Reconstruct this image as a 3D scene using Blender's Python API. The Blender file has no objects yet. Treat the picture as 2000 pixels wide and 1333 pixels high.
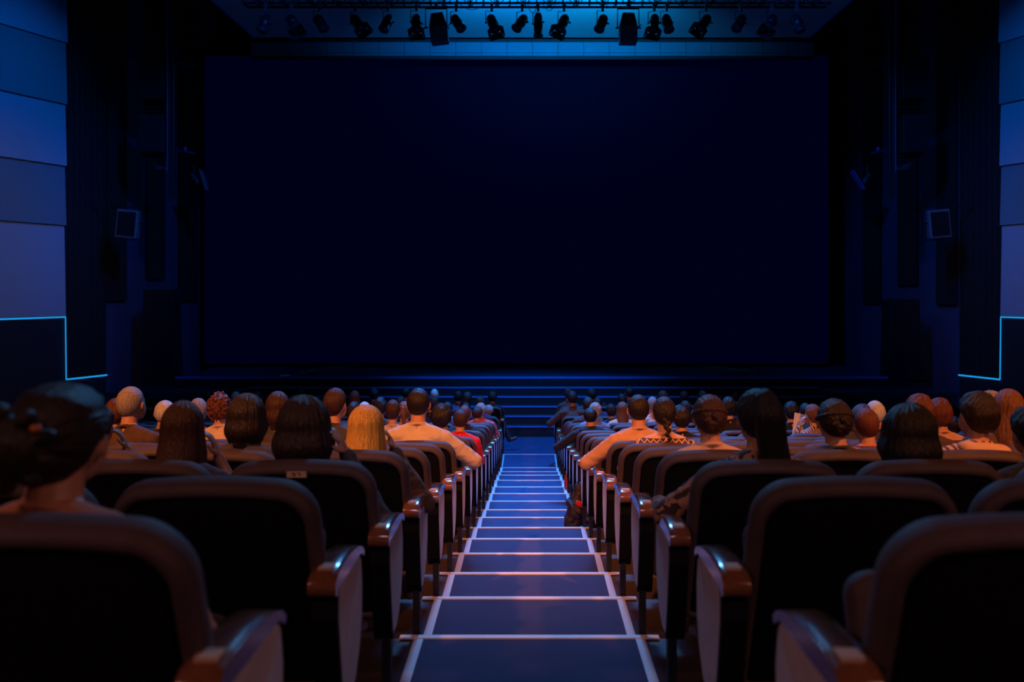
import bpy, bmesh, math, random
from mathutils import Vector, Matrix, noise

# ------------------------------------------------------------------ camera, world, light, exposure
sc = bpy.context.scene
C = sc.collection
R = math.radians
F = 1837.0            # focal length in pixels of the 2000 px wide frame
VX, VY = 1034.0, 563.0  # where level lines along the aisle meet
CZ = 3.30             # eye height over the front floor

cam_d = bpy.data.cameras.new('camera')
cam = bpy.data.objects.new('camera', cam_d)
C.objects.link(cam)
sc.camera = cam
cam.location = (0, 0, CZ)
cam.rotation_euler = (R(90), 0, 0)
cam_d.sensor_width = 36.0
cam_d.lens = F * 36.0 / 2000.0
cam_d.shift_x = -(VX - 1000.0) / 2000.0
cam_d.shift_y = -(666.5 - VY) / 2000.0
cam_d.clip_start = 0.05
cam_d.clip_end = 200
cam_d.dof.use_dof = True
cam_d.dof.focus_distance = 8.0
cam_d.dof.aperture_fstop = 2.6

w = bpy.data.worlds.new('world')
sc.world = w
w.use_nodes = True
w.node_tree.nodes['Background'].inputs[0].default_value = (0.03, 0.06, 1.0, 1)
w.node_tree.nodes['Background'].inputs[1].default_value = 0.006

sc.view_settings.view_transform = 'Standard'
sc.view_settings.look = 'None'
sc.view_settings.exposure = 0.0
sc.view_settings.gamma = 1.0
sc.view_settings.use_curve_mapping = False


def spot(name, loc, target, color, power, angle, blend=0.8, radius=0.15):
    d = bpy.data.lights.new(name, 'SPOT')
    d.color = color
    d.energy = power
    d.spot_size = R(angle)
    d.spot_blend = blend
    d.shadow_soft_size = radius
    o = bpy.data.objects.new(name, d)
    C.objects.link(o)
    o.location = loc
    o.rotation_euler = (Vector(target) - Vector(loc)).to_track_quat('-Z', 'Y').to_euler()
    return o


WARM = (1.0, 0.285, 0.075)
BLUE = (0.0, 0.23, 1.0)
# warm house lights high above the rear rows, on the middle of the audience
spot('house_light', (-4.5, 0.2, 9.2), (-1.6, 8.2, 1.6), WARM, 3600, 48, 0.9, 0.2)
spot('house_light', (4.5, 0.2, 9.2), (1.8, 8.2, 1.6), WARM, 3100, 48, 0.9, 0.2)
for s_ in (-1, 1):
    spot('side_panel_fill', (s_ * 4.2, -1.6, 6.4), (-s_ * 0.6, 3.6, 1.9), (1.0, 0.42, 0.34), 190, 64, 0.9, 0.3)  # added fill lamps aimed across the aisle at the chair side panels


def bar(name, loc, target, color, power, sx, sy, spread):
    d = bpy.data.lights.new(name, 'AREA')
    d.shape = 'RECTANGLE'
    d.size, d.size_y = sx, sy
    d.color = color
    d.energy = power
    d.spread = R(spread)
    o = bpy.data.objects.new(name, d)
    C.objects.link(o)
    o.location = loc
    o.rotation_euler = (Vector(target) - Vector(loc)).to_track_quat('-Z', 'Y').to_euler()
    return o


# unseen blue area lamp added high before the stage, turned to the seats
bar('front_blue_fill', (0.0, 16.6, 10.9), (0.0, 12.4, 1.0), (0.02, 0.28, 1.0), 640, 5.0, 1.6, 68)
spot('highlight_fill', (0.0, 16.4, 10.9), (0.0, 4.0, 1.6), (0.12, 0.46, 1.0), 1900, 60, 0.9, 0.5)  # added lamp for highlights on armrests and rims of the near rows
spot('front_floor_fill', (0.0, 16.9, 11.3), (0.0, 19.6, 0.0), (0.0, 0.25, 1.0), 7500, 46, 0.9, 0.3)  # added lamp to brighten the carpet before the stage
spot('aisle_fill', (0.0, -2.0, 9.5), (0.0, 5.5, 1.6), (1.0, 0.62, 0.80), 400, 19, 0.9, 0.3)  # added pinkish fill on the near treads, strips and nosings
# up-lights that make the ceiling panel glow
spot('ceiling_glow_light', (-0.75, 20.1, 9.62), (-0.75, 23.2, 10.2), (0.0, 0.30, 1.0), 800, 112, 1.0, 0.1)
spot('ceiling_glow_light', (1.75, 20.1, 9.62), (1.75, 23.2, 10.2), (0.0, 0.38, 1.0), 800, 112, 1.0, 0.1)
# wash on the two side walls
for s_ in (-1, 1):
    spot('wall_wash_light', (s_ * 5.0, 17.0, 10.6), (s_ * 11.5, 19.0, 5.6), (0.0, 0.21, 1.0), 820, 66, 0.9, 0.3)
    spot('wall_warm_light', (s_ * 4.0, 6.0, 8.6), (s_ * 11.5, 19.4, 3.6), (1.0, 0.62, 0.70), 900, 28, 1.0, 0.3)
    # added fill lamps putting dim blue on the stage surround
    spot('surround_fill', (s_ * 3.0, 15.5, 10.6), (s_ * 9.4, 23.4, 3.6), (0.0, 0.14, 1.0), 900, 42, 0.9, 0.3)


# ------------------------------------------------------------------ small helpers
def wx(px, D):
    return (px - VX) / F * D


def wz(py, D):
    return CZ - (py - VY) / F * D


def lin(c):
    return tuple(((v / 12.92) if v <= 0.04045 else ((v + 0.055) / 1.055) ** 2.4) for v in c)


MATS = {}


def mat(name, rgb, rough=0.6, var=0.25, scale=30.0, bump=0.0, bscale=None, metal=0.0, coat=0.0,
        sheen=0.0, stretch=(1, 1, 1), emit=None, estr=0.0, spec=0.5, kind=None, rgb2=None, pscale=10.0):
    m = bpy.data.materials.new(name)
    m.use_nodes = True
    nt = m.node_tree
    b = nt.nodes['Principled BSDF']
    b.inputs['Roughness'].default_value = rough
    b.inputs['Metallic'].default_value = metal
    b.inputs['Specular IOR Level'].default_value = spec
    b.inputs['Coat Weight'].default_value = coat
    b.inputs['Coat Roughness'].default_value = 0.15
    b.inputs['Sheen Weight'].default_value = sheen
    tc = nt.nodes.new('ShaderNodeTexCoord')
    mp = nt.nodes.new('ShaderNodeMapping')
    mp.inputs['Scale'].default_value = stretch
    nt.links.new(tc.outputs['Object'], mp.inputs['Vector'])
    n = nt.nodes.new('ShaderNodeTexNoise')
    n.inputs['Scale'].default_value = scale
    n.inputs['Detail'].default_value = 4
    nt.links.new(mp.outputs['Vector'], n.inputs['Vector'])
    mix = nt.nodes.new('ShaderNodeMixRGB')
    c1 = tuple(max(0, v * (1 - var)) for v in rgb) + (1,)
    c2 = tuple(min(1, v * (1 + var)) for v in rgb) + (1,)
    mix.inputs[1].default_value = c1
    mix.inputs[2].default_value = c2
    nt.links.new(n.outputs['Fac'], mix.inputs[0])
    out = mix.outputs[0]
    if kind:
        mx = nt.nodes.new('ShaderNodeMixRGB')
        ramp = nt.nodes.new('ShaderNodeValToRGB')
        ramp.color_ramp.interpolation = 'CONSTANT'
        if kind == 'hstripe' or kind == 'vstripe':
            t = nt.nodes.new('ShaderNodeTexWave')
            t.bands_direction = 'Z' if kind == 'hstripe' else 'X'
            t.inputs['Scale'].default_value = pscale
            t.inputs['Distortion'].default_value = 0.4
            nt.links.new(tc.outputs['Object'], t.inputs['Vector'])
            ramp.color_ramp.elements[1].position = 0.55
            src = t.outputs['Fac']
        elif kind == 'blotch':
            t = nt.nodes.new('ShaderNodeTexNoise')
            t.inputs['Scale'].default_value = pscale
            t.inputs['Detail'].default_value = 1
            nt.links.new(tc.outputs['Object'], t.inputs['Vector'])
            ramp.color_ramp.elements[1].position = 0.5
            src = t.outputs['Fac']
        elif kind == 'diamond':       # one knitted band of dark lozenges round the back
            sep = nt.nodes.new('ShaderNodeSeparateXYZ')
            nt.links.new(tc.outputs['Object'], sep.inputs[0])

            def M(op, a, bb=None):
                q = nt.nodes.new('ShaderNodeMath')
                q.operation = op
                for i, v in enumerate((a, bb)):
                    if v is None:
                        continue
                    if isinstance(v, (int, float)):
                        q.inputs[i].default_value = v
                    else:
                        nt.links.new(v, q.inputs[i])
                return q.outputs[0]
            X = M('PINGPONG', M('MULTIPLY', sep.outputs[0], 22.0), 0.5)
            Z = M('ABSOLUTE', M('MULTIPLY', M('SUBTRACT', sep.outputs[2], 0.535), 22.0))
            band = M('LESS_THAN', Z, 0.62)
            loz = M('GREATER_THAN', M('ABSOLUTE', M('SUBTRACT', M('ADD', X, Z), 0.5)), 0.10)
            src = M('MULTIPLY', band, loz)
            ramp.color_ramp.elements[1].position = 0.5
        ramp.color_ramp.elements[0].color = (0, 0, 0, 1)
        ramp.color_ramp.elements[1].color = (1, 1, 1, 1)
        nt.links.new(src, ramp.inputs[0])
        nt.links.new(ramp.outputs[0], mx.inputs[0])
        nt.links.new(out, mx.inputs[1])
        mx.inputs[2].default_value = tuple(rgb2) + (1,)
        out = mx.outputs[0]
    nt.links.new(out, b.inputs['Base Color'])
    if sheen:
        b.inputs['Sheen Tint'].default_value = (0.8, 0.8, 1.0, 1)
        b.inputs['Sheen Roughness'].default_value = 0.4
    if bump:
        n2 = nt.nodes.new('ShaderNodeTexNoise')
        n2.inputs['Scale'].default_value = bscale or scale
        n2.inputs['Detail'].default_value = 6
        nt.links.new(mp.outputs['Vector'], n2.inputs['Vector'])
        bp = nt.nodes.new('ShaderNodeBump')
        bp.inputs['Strength'].default_value = bump
        bp.inputs['Distance'].default_value = 0.01
        nt.links.new(n2.outputs['Fac'], bp.inputs['Height'])
        nt.links.new(bp.outputs[0], b.inputs['Normal'])
    if emit:
        b.inputs['Emission Color'].default_value = tuple(emit) + (1,)
        b.inputs['Emission Strength'].default_value = estr
    MATS[name] = m
    return m


M_floor = mat('brown_floor', (0.10, 0.07, 0.065), 0.6, 0.3, 12, 0.15, 60)
M_carpet = mat('navy_carpet', (0.046, 0.046, 0.125), 0.9, 0.22, 5, 0.3, 400)
M_tape = mat('edge_strip', (0.74, 0.72, 0.76), 0.5, 0.10, 60, 0.1, 200)
M_nosing = mat('nosing_metal', (0.95, 0.80, 0.74), 0.4, 0.12, 40, 0.0, metal=0.0)
M_black = mat('black_paint', (0.006, 0.006, 0.008), 0.7, 0.3, 20)
M_stage = mat('stage_floor', (0.035, 0.04, 0.07), 0.35, 0.35, 3, 0.1, 30)
M_stagefront = mat('stage_riser', (0.008, 0.008, 0.014), 0.75, 0.3, 5)
M_edge = mat('stage_edge', (0.07, 0.20, 0.60), 0.35, 0.2, 8)  # blue of the stage light put into the strip colour
M_surround = mat('surround_plaster', (0.045, 0.05, 0.11), 0.8, 0.2, 2, 0.1, 30)
M_absorb = mat('absorber_cloth', (0.006, 0.006, 0.010), 0.95, 0.3, 60, 0.1, 200)
M_curtain = mat('black_curtain', (0.006, 0.006, 0.012), 0.9, 0.3, 30)
M_screen = mat('screen_cloth', (0.004, 0.004, 0.008), 0.95, 0.02, 2, spec=0.0, emit=(0.0, 0.0, 1.0), estr=0.0078)
M_panelA = mat('wall_panel_light', (0.30, 0.36, 0.50), 0.85, 0.05, 3, 0.05, 120)
M_panelB = mat('wall_panel_dark', (0.15, 0.22, 0.30), 0.85, 0.05, 3, 0.05, 120)
M_dado = mat('dark_dado', (0.012, 0.012, 0.025), 0.8, 0.2, 3)
M_led = mat('blue_light_strip', (0.02, 0.1, 0.2), 0.5, 0.05, 5, emit=(0.010, 0.30, 0.72), estr=1.0)
M_ceil = mat('ceiling_panel', (0.55, 0.60, 0.65), 0.75, 0.06, 1.5, 0.05, 20)
M_header = mat('header_board', (0.13, 0.16, 0.24), 0.8, 0.22, 1.2, 0.05, 20)
M_lamp = mat('lamp_housing', (0.010, 0.010, 0.013), 0.45, 0.2, 30)
M_lamp2 = mat('flood_housing', (0.16, 0.17, 0.22), 0.4, 0.2, 30)
M_metal = mat('bare_metal', (0.45, 0.45, 0.5), 0.35, 0.1, 30, metal=0.9)
M_lens = mat('lens_glass', (0.04, 0.05, 0.09), 0.08, 0.1, 10, coat=0.6)
M_velvet = mat('warm_dimmed_velvet', (0.072, 0.046, 0.052), 0.7, 0.35, 18, 0.15, 300, sheen=0.04)  # chair velvet, with warm dim light put into its base colour
M_side = mat('side_panel_velvet', (0.60, 0.56, 0.62), 0.85, 0.22, 16, 0.2, 250, sheen=0.3)  # same velvet, paled in the base colour to look lit
M_shell = mat('black_chair_shell', (0.0035, 0.0035, 0.005), 0.7, 0.2, 30, spec=0.15)
M_wood = mat('varnished_wood', (0.20, 0.075, 0.035), 0.20, 0.3, 8, 0.03, 60, coat=0.8, stretch=(6, 1, 6))
M_steel = mat('black_steel', (0.010, 0.010, 0.014), 0.45, 0.2, 30)
M_plate = mat('number_plate', (0.60, 0.42, 0.28), 0.4, 0.1, 30)
M_ink = mat('plate_ink', (0.04, 0.02, 0.02), 0.6, 0.1, 30)
M_paper = mat('white_paper', (0.80, 0.74, 0.68), 0.7, 0.05, 20)
M_cable = mat('brown_cable', (0.30, 0.14, 0.09), 0.6, 0.3, 30)
M_orange = mat('orange_drink', (0.55, 0.08, 0.01), 0.15, 0.1, 10, coat=0.5)
M_red = mat('red_patch', (0.75, 0.02, 0.01), 0.6, 0.1, 30)
M_bag = mat('dark_bag', (0.035, 0.022, 0.02), 0.6, 0.5, 14, 0.5, 25)
SKIN = mat('skin', (0.55, 0.27, 0.17), 0.5, 0.1, 12, 0.03, 200)
M_eye = mat('eye', (0.03, 0.02, 0.02), 0.2, 0.1, 20)
M_lip = mat('lips', (0.42, 0.12, 0.10), 0.5, 0.1, 20)


def hairmat(name, rgb, rough=0.46):
    return mat(name, rgb, rough, 0.6, 90, 0.9, 170, stretch=(1, 1, 0.08), spec=0.5)


HAIR = {
    'black': hairmat('black_hair', (0.0045, 0.0035, 0.004)),
    'dark brown': hairmat('dark_brown_hair', (0.014, 0.0065, 0.005)),
    'brown': hairmat('brown_hair', (0.045, 0.016, 0.009)),
    'light brown': hairmat('light_brown_hair', (0.17, 0.065, 0.028)),
    'blonde': hairmat('blonde_hair', (0.92, 0.38, 0.06)),
    'grey': hairmat('grey_hair', (0.34, 0.30, 0.28)),
    'white': hairmat('white_hair', (0.72, 0.64, 0.58)),
    'reddish': hairmat('reddish_hair', (0.13, 0.035, 0.014)),
}


def cloth(name, rgb, **k):
    return mat(name, rgb, 0.85, 0.15, 25, 0.35, 14, sheen=0.1, **k)


SHIRT = {
    'black': cloth('black_cloth', (0.010, 0.009, 0.012)),
    'dark grey': cloth('dark_grey_cloth', (0.045, 0.045, 0.06)),
    'navy': cloth('navy_cloth', (0.025, 0.035, 0.10)),
    'dark brown': cloth('dark_brown_cloth', (0.085, 0.045, 0.03)),
    'beige': cloth('beige_cloth', (0.62, 0.50, 0.40)),
    'cream': cloth('cream_cloth', (0.72, 0.55, 0.42)),
    'white': cloth('white_cloth', (0.75, 0.72, 0.72)),
    'peach': cloth('peach_cloth', (0.70, 0.42, 0.26)),
    'orange': cloth('orange_cloth', (0.62, 0.34, 0.20)),
    'red': cloth('red_cloth', (0.80, 0.012, 0.02)),
    'pink': cloth('pink_cloth', (0.75, 0.12, 0.13)),
    'grey': cloth('grey_cloth', (0.22, 0.20, 0.22)),
    'blue grey': cloth('blue_grey_cloth', (0.18, 0.22, 0.32)),
    'teal': cloth('teal_cloth', (0.05, 0.25, 0.28)),
    'bare': cloth('tan_top', (0.60, 0.25, 0.13)),
    'striped': cloth('striped_cloth', (0.62, 0.38, 0.26), kind='vstripe', rgb2=(0.07, 0.04, 0.04), pscale=9),
    'ribbed': cloth('ribbed_cloth', (0.60, 0.20, 0.12), kind='hstripe', rgb2=(0.16, 0.04, 0.03), pscale=12),
    'patterned': cloth('diamond_sweater', (0.74, 0.44, 0.28), kind='diamond', rgb2=(0.10, 0.045, 0.03)),
    'leopard': cloth('blotched_cloth', (0.42, 0.20, 0.12), kind='blotch', rgb2=(0.05, 0.025, 0.02), pscale=26),
}
M_trouser = cloth('dark_trouser_cloth', (0.03, 0.032, 0.05))
M_shoe = mat('shoe_leather', (0.10, 0.05, 0.035), 0.5, 0.3, 20, 0.1, 100)


# ------------------------------------------------------------------ mesh helpers
def link(name, me, parent=None, m=None, loc=None, smooth=False):
    o = bpy.data.objects.new(name, me)
    C.objects.link(o)
    if m is not None and me is not None and len(me.materials) == 0:
        me.materials.append(m)
    if parent is not None:
        o.parent = parent
    if loc is not None:
        o.location = loc
    return o


def bmobj(name, bm, m, parent=None, smooth=False, loc=None):
    me = bpy.data.meshes.new(name)
    bmesh.ops.recalc_face_normals(bm, faces=bm.faces[:])
    bm.to_mesh(me)
    bm.free()
    if smooth:
        for p in me.polygons:
            p.use_smooth = True
    return link(name, me, parent, m, loc)


def tag(o, label=None, cat=None, group=None, kind=None):
    if label:
        o['label'] = label
    if cat:
        o['category'] = cat
    if group:
        o['group'] = group
    if kind:
        o['kind'] = kind
    return o


def empty(name, loc, rz=0.0):
    o = bpy.data.objects.new(name, None)
    C.objects.link(o)
    o.location = loc
    o.rotation_euler = (0, 0, rz)
    o.empty_display_size = 0.1
    return o


def box(bm, lo, hi, rot=None, about=None):
    g = bmesh.ops.create_cube(bm, size=1.0)
    vs = g['verts']
    c = [(a + b) / 2 for a, b in zip(lo, hi)]
    s = [abs(b - a) for a, b in zip(lo, hi)]
    for v in vs:
        v.co = Vector((v.co.x * s[0] + c[0], v.co.y * s[1] + c[1], v.co.z * s[2] + c[2]))
    if rot is not None:
        bmesh.ops.rotate(bm, verts=vs, cent=about or Vector(c), matrix=rot)
    return vs


def bevel_all(bm, w=0.01, seg=2):
    bmesh.ops.bevel(bm, geom=bm.edges[:], offset=w, segments=seg, affect='EDGES', profile=0.5)


def tube(bm, pts, r, n=8, cap=True):
    pts = [Vector(p) for p in pts]
    rs = r if isinstance(r, (list, tuple)) else [r] * len(pts)
    rings = []
    up = None
    for i, p in enumerate(pts):
        a = pts[max(0, i - 1)]
        b = pts[min(len(pts) - 1, i + 1)]
        d = (b - a).normalized()
        if up is None:
            up = Vector((0, 0, 1)) if abs(d.z) < 0.9 else Vector((1, 0, 0))
        s = d.cross(up).normalized()
        t = s.cross(d).normalized()
        up = t
        rings.append([bm.verts.new(p + (s * math.cos(k * 2 * math.pi / n) + t * math.sin(k * 2 * math.pi / n)) * rs[i])
                      for k in range(n)])
    for a, b in zip(rings[:-1], rings[1:]):
        for k in range(n):
            bm.faces.new((a[k], a[(k + 1) % n], b[(k + 1) % n], b[k]))
    if cap:
        bm.faces.new(rings[0][::-1])
        bm.faces.new(rings[-1])


def lathe(bm, prof, axis='z', n=20):
    """prof: list of (r, h) along the axis; closed at ends."""
    rings = []
    for r, h in prof:
        rings.append([bm.verts.new((r * math.cos(k * 2 * math.pi / n), r * math.sin(k * 2 * math.pi / n), h)) for k in range(n)])
    for a, b in zip(rings[:-1], rings[1:]):
        for k in range(n):
            bm.faces.new((a[k], a[(k + 1) % n], b[(k + 1) % n], b[k]))
    bm.faces.new(rings[0][::-1])
    bm.faces.new(rings[-1])


def pillow(bm, outline, levels, to3d):
    """outline(inset)-> list of 2D points; levels: list of (inset, depth). Builds rings and closes both ends."""
    rings = []
    for ins, dep in levels:
        rings.append([bm.verts.new(to3d(p, dep)) for p in outline(ins)])
    n = len(rings[0])
    for a, b in zip(rings[:-1], rings[1:]):
        for k in range(n):
            bm.faces.new((a[k], a[(k + 1) % n], b[(k + 1) % n], b[k]))
    bm.faces.new(rings[0][::-1])
    bm.faces.new(rings[-1])


def rrect(x0, x1, z0, z1, rt, rb, crown=0.0, n=8):
    def f(ins):
        a0, a1, b0, b1 = x0 + ins, x1 - ins, z0 + ins, z1 - ins
        ct, cb = max(rt - ins, 0.006), max(rb - ins, 0.006)
        pts = []
        for cx, cz, r, s in ((a1 - ct, b1 - ct, ct, 0), (a0 + ct, b1 - ct, ct, 90), (a0 + cb, b0 + cb, cb, 180), (a1 - cb, b0 + cb, cb, 270)):
            for k in range(n + 1):
                t = R(s + 90 * k / n)
                pts.append([cx + r * math.cos(t), cz + r * math.sin(t)])
        mid, half = (a0 + a1) / 2, (a1 - a0) / 2
        # extra points on the crowned top edge
        top = []
        for k in range(1, 8):
            top.append([a1 - ct - (a1 - a0 - 2 * ct) * k / 8, b1])
        pts = pts[:n + 1] + top + pts[n + 1:]
        for p in pts:
            if p[1] > (b0 + b1) / 2:
                p[1] += crown * (1 - ((p[0] - mid) / half) ** 2) * (p[1] - (b0 + b1) / 2) / (b1 - b0) * 2
        return pts
    return f


def remesh(bm, voxel, smooth=4, name='m'):
    me = bpy.data.meshes.new(name)
    bmesh.ops.recalc_face_normals(bm, faces=bm.faces[:])
    bm.to_mesh(me)
    bm.free()
    o = bpy.data.objects.new(name, me)
    C.objects.link(o)
    md = o.modifiers.new('r', 'REMESH')
    md.mode = 'VOXEL'
    md.voxel_size = voxel
    if smooth:
        s = o.modifiers.new('s', 'SMOOTH')
        s.factor = 0.5
        s.iterations = smooth
    dg = bpy.context.evaluated_depsgraph_get()
    out = bpy.data.meshes.new_from_object(o.evaluated_get(dg))
    bpy.data.objects.remove(o)
    bpy.data.meshes.remove(me)
    for p in out.polygons:
        p.use_smooth = True
    out.materials.clear()
    out.name = name
    return out


def ell(bm, c, r, rot=None, sub=3):
    g = bmesh.ops.create_icosphere(bm, subdivisions=sub, radius=1.0)
    for v in g['verts']:
        q = Vector((v.co.x * r[0], v.co.y * r[1], v.co.z * r[2]))
        if rot is not None:
            q = rot @ q
        v.co = q + Vector(c)


def cap2(bm, a, ra, b, rb, n=12):
    """capsule that tapers from sphere a to sphere b"""
    a, b = Vector(a), Vector(b)
    d = b - a
    L = d.length
    q = d.to_track_quat('Z', 'Y').to_matrix()
    prof = []
    for k in range(5):
        t = -math.pi / 2 + (math.pi / 2) * k / 4
        prof.append((max(ra * math.cos(t), 1e-4), ra * math.sin(t)))
    for k in range(5):
        t = (math.pi / 2) * k / 4
        prof.append((max(rb * math.cos(t), 1e-4), L + rb * math.sin(t)))
    rings = []
    for r, h in prof:
        rings.append([bm.verts.new(a + q @ Vector((r * math.cos(k * 2 * math.pi / n), r * math.sin(k * 2 * math.pi / n), h))) for k in range(n)])
    for x, y in zip(rings[:-1], rings[1:]):
        for k in range(n):
            bm.faces.new((x[k], x[(k + 1) % n], y[(k + 1) % n], y[k]))
    bm.faces.new(rings[0][::-1])
    bm.faces.new(rings[-1])


# ------------------------------------------------------------------ levels of the seating
NOS = [1.573 + 0.9 * i for i in range(18)] + [18.46]
HGT = [1.233, 1.353, 1.473, 1.593, 1.713, 1.851, 1.978, 2.109, 2.245, 2.370, 2.504, 2.611, 2.715, 2.818,
       2.909, 3.010, 3.130, 3.233, 3.276]
NZ = [CZ - h for h in HGT] + [0.0]
NROW = len(NOS)                 # row i stands on the tread beyond nosing i, at level NZ[i + 1]


def hallx(y):                   # half width of the hall at depth y
    return 9.92 + 0.39 * (22.04 - y)


def build_floor():
    bm = bmesh.new()
    ys = [-4.0] + NOS + [22.2]
    zs = NZ
    for k in range(len(ys) - 1):
        y0, y1, z = ys[k], ys[k + 1], zs[k]
        X = 21 if y1 < 20 else 14
        v = [bm.verts.new(p) for p in ((-X, y0, z), (X, y0, z), (X, y1, z), (-X, y1, z))]
        bm.faces.new(v)
        if k + 1 < len(zs):
            z2 = zs[k + 1]
            v = [bm.verts.new(p) for p in ((-X, y1, z), (X, y1, z), (X, y1, z2), (-X, y1, z2))]
            bm.faces.new(v)
    # thickness below
    v = [bm.verts.new(p) for p in ((-21, -4, -0.3), (21, -4, -0.3), (21, 27.5, -0.3), (-21, 27.5, -0.3))]
    bm.faces.new(v)
    tag(bmobj('floor', bm, M_floor), 'brown stepped floor under the seat rows', 'floor', kind='structure')
    # carpet on the aisle and over the front floor
    bm = bmesh.new()
    e = 0.006
    ys = [0.6] + NOS + [20.78]
    for k in range(len(ys) - 1):
        hw = 0.482 if k < len(ys) - 2 else 0.899
        z = zs[k]
        box(bm, (-hw, ys[k] + 0.002, z), (hw, ys[k + 1], z + e))
        if k + 1 < len(zs):
            box(bm, (-0.482, ys[k + 1], zs[k + 1] + e), (0.482, ys[k + 1] + e, z + e))
    tag(bmobj('aisle_carpet', bm, M_carpet), 'navy blue carpet running down the stepped centre aisle', 'carpet')
    bm = bmesh.new()
    for sx in (-1, 1):
        box(bm, (sx * 0.9, NOS[-1] + 0.004, 0.0), (sx * 9.5, 20.78, 0.006))
    tag(bmobj('floor_front', bm, M_carpet), 'navy carpet floor before the stage', 'floor', kind='structure')
    # nosing bars and edge strips
    n = 0
    for k, y in enumerate(NOS):
        n += 1
        bm = bmesh.new()
        hw = 0.587 if k < len(NOS) - 1 else 0.53
        t = 0.019 if k < len(NOS) - 1 else 0.022
        box(bm, (-hw, y - 0.028, NZ[k] + e), (hw, y + 0.010, NZ[k] + e + 0.007))
        box(bm, (-hw, y + e + 0.001, NZ[k] - t), (hw, y + 0.012, NZ[k] + e + 0.006))
        tag(bmobj('trim_%d' % n, bm, M_nosing if k < len(NOS) - 1 else M_tape), 'pale metal step nosing across the aisle', 'trim', kind='structure')
    for k in range(len(NOS)):
        y0 = NOS[k - 1] + 0.012 if k else 0.6
        y1 = NOS[k] - 0.03
        for s in (-1, 1):
            n += 1
            bm = bmesh.new()
            wd = 0.021 if k < len(NOS) - 1 else 0.010
            box(bm, (s * 0.5 - wd, y0, NZ[k] + 0.001), (s * 0.5 + wd, y1, NZ[k] + 0.010))
            tag(bmobj('trim_%d' % n, bm, M_tape), 'white ribbed edge strip beside the aisle carpet', 'trim', kind='structure')
    return n


NT = build_floor()


# ------------------------------------------------------------------ stage, steps, screen
def slab(name, lo, hi, m, bev=0.0, **k):
    bm = bmesh.new()
    box(bm, lo, hi)
    if bev:
        bevel_all(bm, bev, 1)
    o = bmobj(name, bm, m)
    if k:
        tag(o, **k)
    return o


ST = CZ - 2.09
SY = 22.19
o = slab('stage_platform', (-8.35, SY, 0.0), (8.45, 26.95, ST), M_stage, label='wide dark stage platform below the big screen', cat='stage')
bm = bmesh.new()
box(bm, (-8.35, SY - 0.02, 0.0), (8.45, SY - 0.001, ST - 0.05))
bmobj('riser', bm, M_stagefront, o)
bm = bmesh.new()
box(bm, (-8.35, SY - 0.03, ST - 0.05), (8.45, SY - 0.0015, ST + 0.004))
bmobj('edge_strip', bm, M_edge, o)
st = empty('stage_steps', (0, 20.81, 0))
tag(st, label='flight of black steps with thin blue lit edges up to the stage', cat='steps')
hs = [3.06, 2.87, 2.687, 2.497, 2.314]
ds = [20.81, 21.09, 21.36, 21.64, 21.92]
for k in range(5):
    z = CZ - hs[k]
    y0, y1 = ds[k], (ds[k + 1] if k < 4 else SY - 0.03)
    x0, x1 = (-6.55, 6.8)
    bm = bmesh.new()
    box(bm, (x0, y0 - 20.81, 0.0), (x1, y1 - 20.81 - 0.001, z))
    s_ = bmobj('step', bm, M_stagefront, st)
    bm = bmesh.new()
    box(bm, (x0, y0 - 20.81 - 0.012, z - 0.028), (x1, y0 - 20.81 + 0.03, z + 0.005))
    bmobj('edge_strip', bm, M_edge, s_)
for s, x0, x1, lab in ((-1, -9.6, -6.58, 'low dark block left of the stage steps'), (1, 6.83, 9.7, 'low dark block right of the stage steps')):
    slab('side_block', (x0, 21.3, 0.0), (x1, SY - 0.04, CZ - 2.36), M_stage, 0.01, label=lab, cat='platform', group='blocks beside the stage steps')
for s, x0, x1, lab in ((-1, -9.35, -8.38, 'dark speaker plinth at the left end of the stage'), (1, 8.48, 9.5, 'dark speaker plinth at the right end of the stage')):
    slab('speaker_plinth', (x0, SY, 0.0), (x1, 23.6, 1.07), M_stagefront, 0.01, label=lab, cat='platform', group='speaker plinths at the stage ends')

SD = 24.8
sx0, sx1, sz0, sz1 = wx(400, SD), wx(1618, SD), wz(710.5, SD), wz(110, SD)
scr = empty('projection_screen', ((sx0 + sx1) / 2, SD, sz0))
tag(scr, label='huge blank dark navy projection screen over the stage', cat='screen')
bm = bmesh.new()
W2, H2 = (sx1 - sx0) / 2, sz1 - sz0
box(bm, (-W2, 0, 0), (W2, 0.02, H2))
bmobj('screen_surface', bm, M_screen, scr)
bm = bmesh.new()
for lo, hi in (((-W2 - 0.012, 0.001, -0.012), (-W2, 0.04, H2 + 0.012)), ((W2, 0.001, -0.012), (W2 + 0.012, 0.04, H2 + 0.012)),
               ((-W2, 0.001, -0.012), (W2, 0.04, 0)), ((-W2, 0.001, H2), (W2, 0.04, H2 + 0.012))):
    box(bm, lo, hi)
bmobj('frame', bm, mat('screen_frame', (0.06, 0.04, 0.05), 0.6, 0.1), scr)
for xx in (-6.4, 6.4):
    bm = bmesh.new()
    box(bm, (xx - 0.05, 0.05, ST - sz0 + 0.001), (xx + 0.05, 0.12, H2))
    box(bm, (xx - 0.3, 0.05, ST - sz0 + 0.001), (xx + 0.3, 0.5, ST - sz0 + 0.05))
    bmobj('support_leg', bm, M_black, scr)

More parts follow.
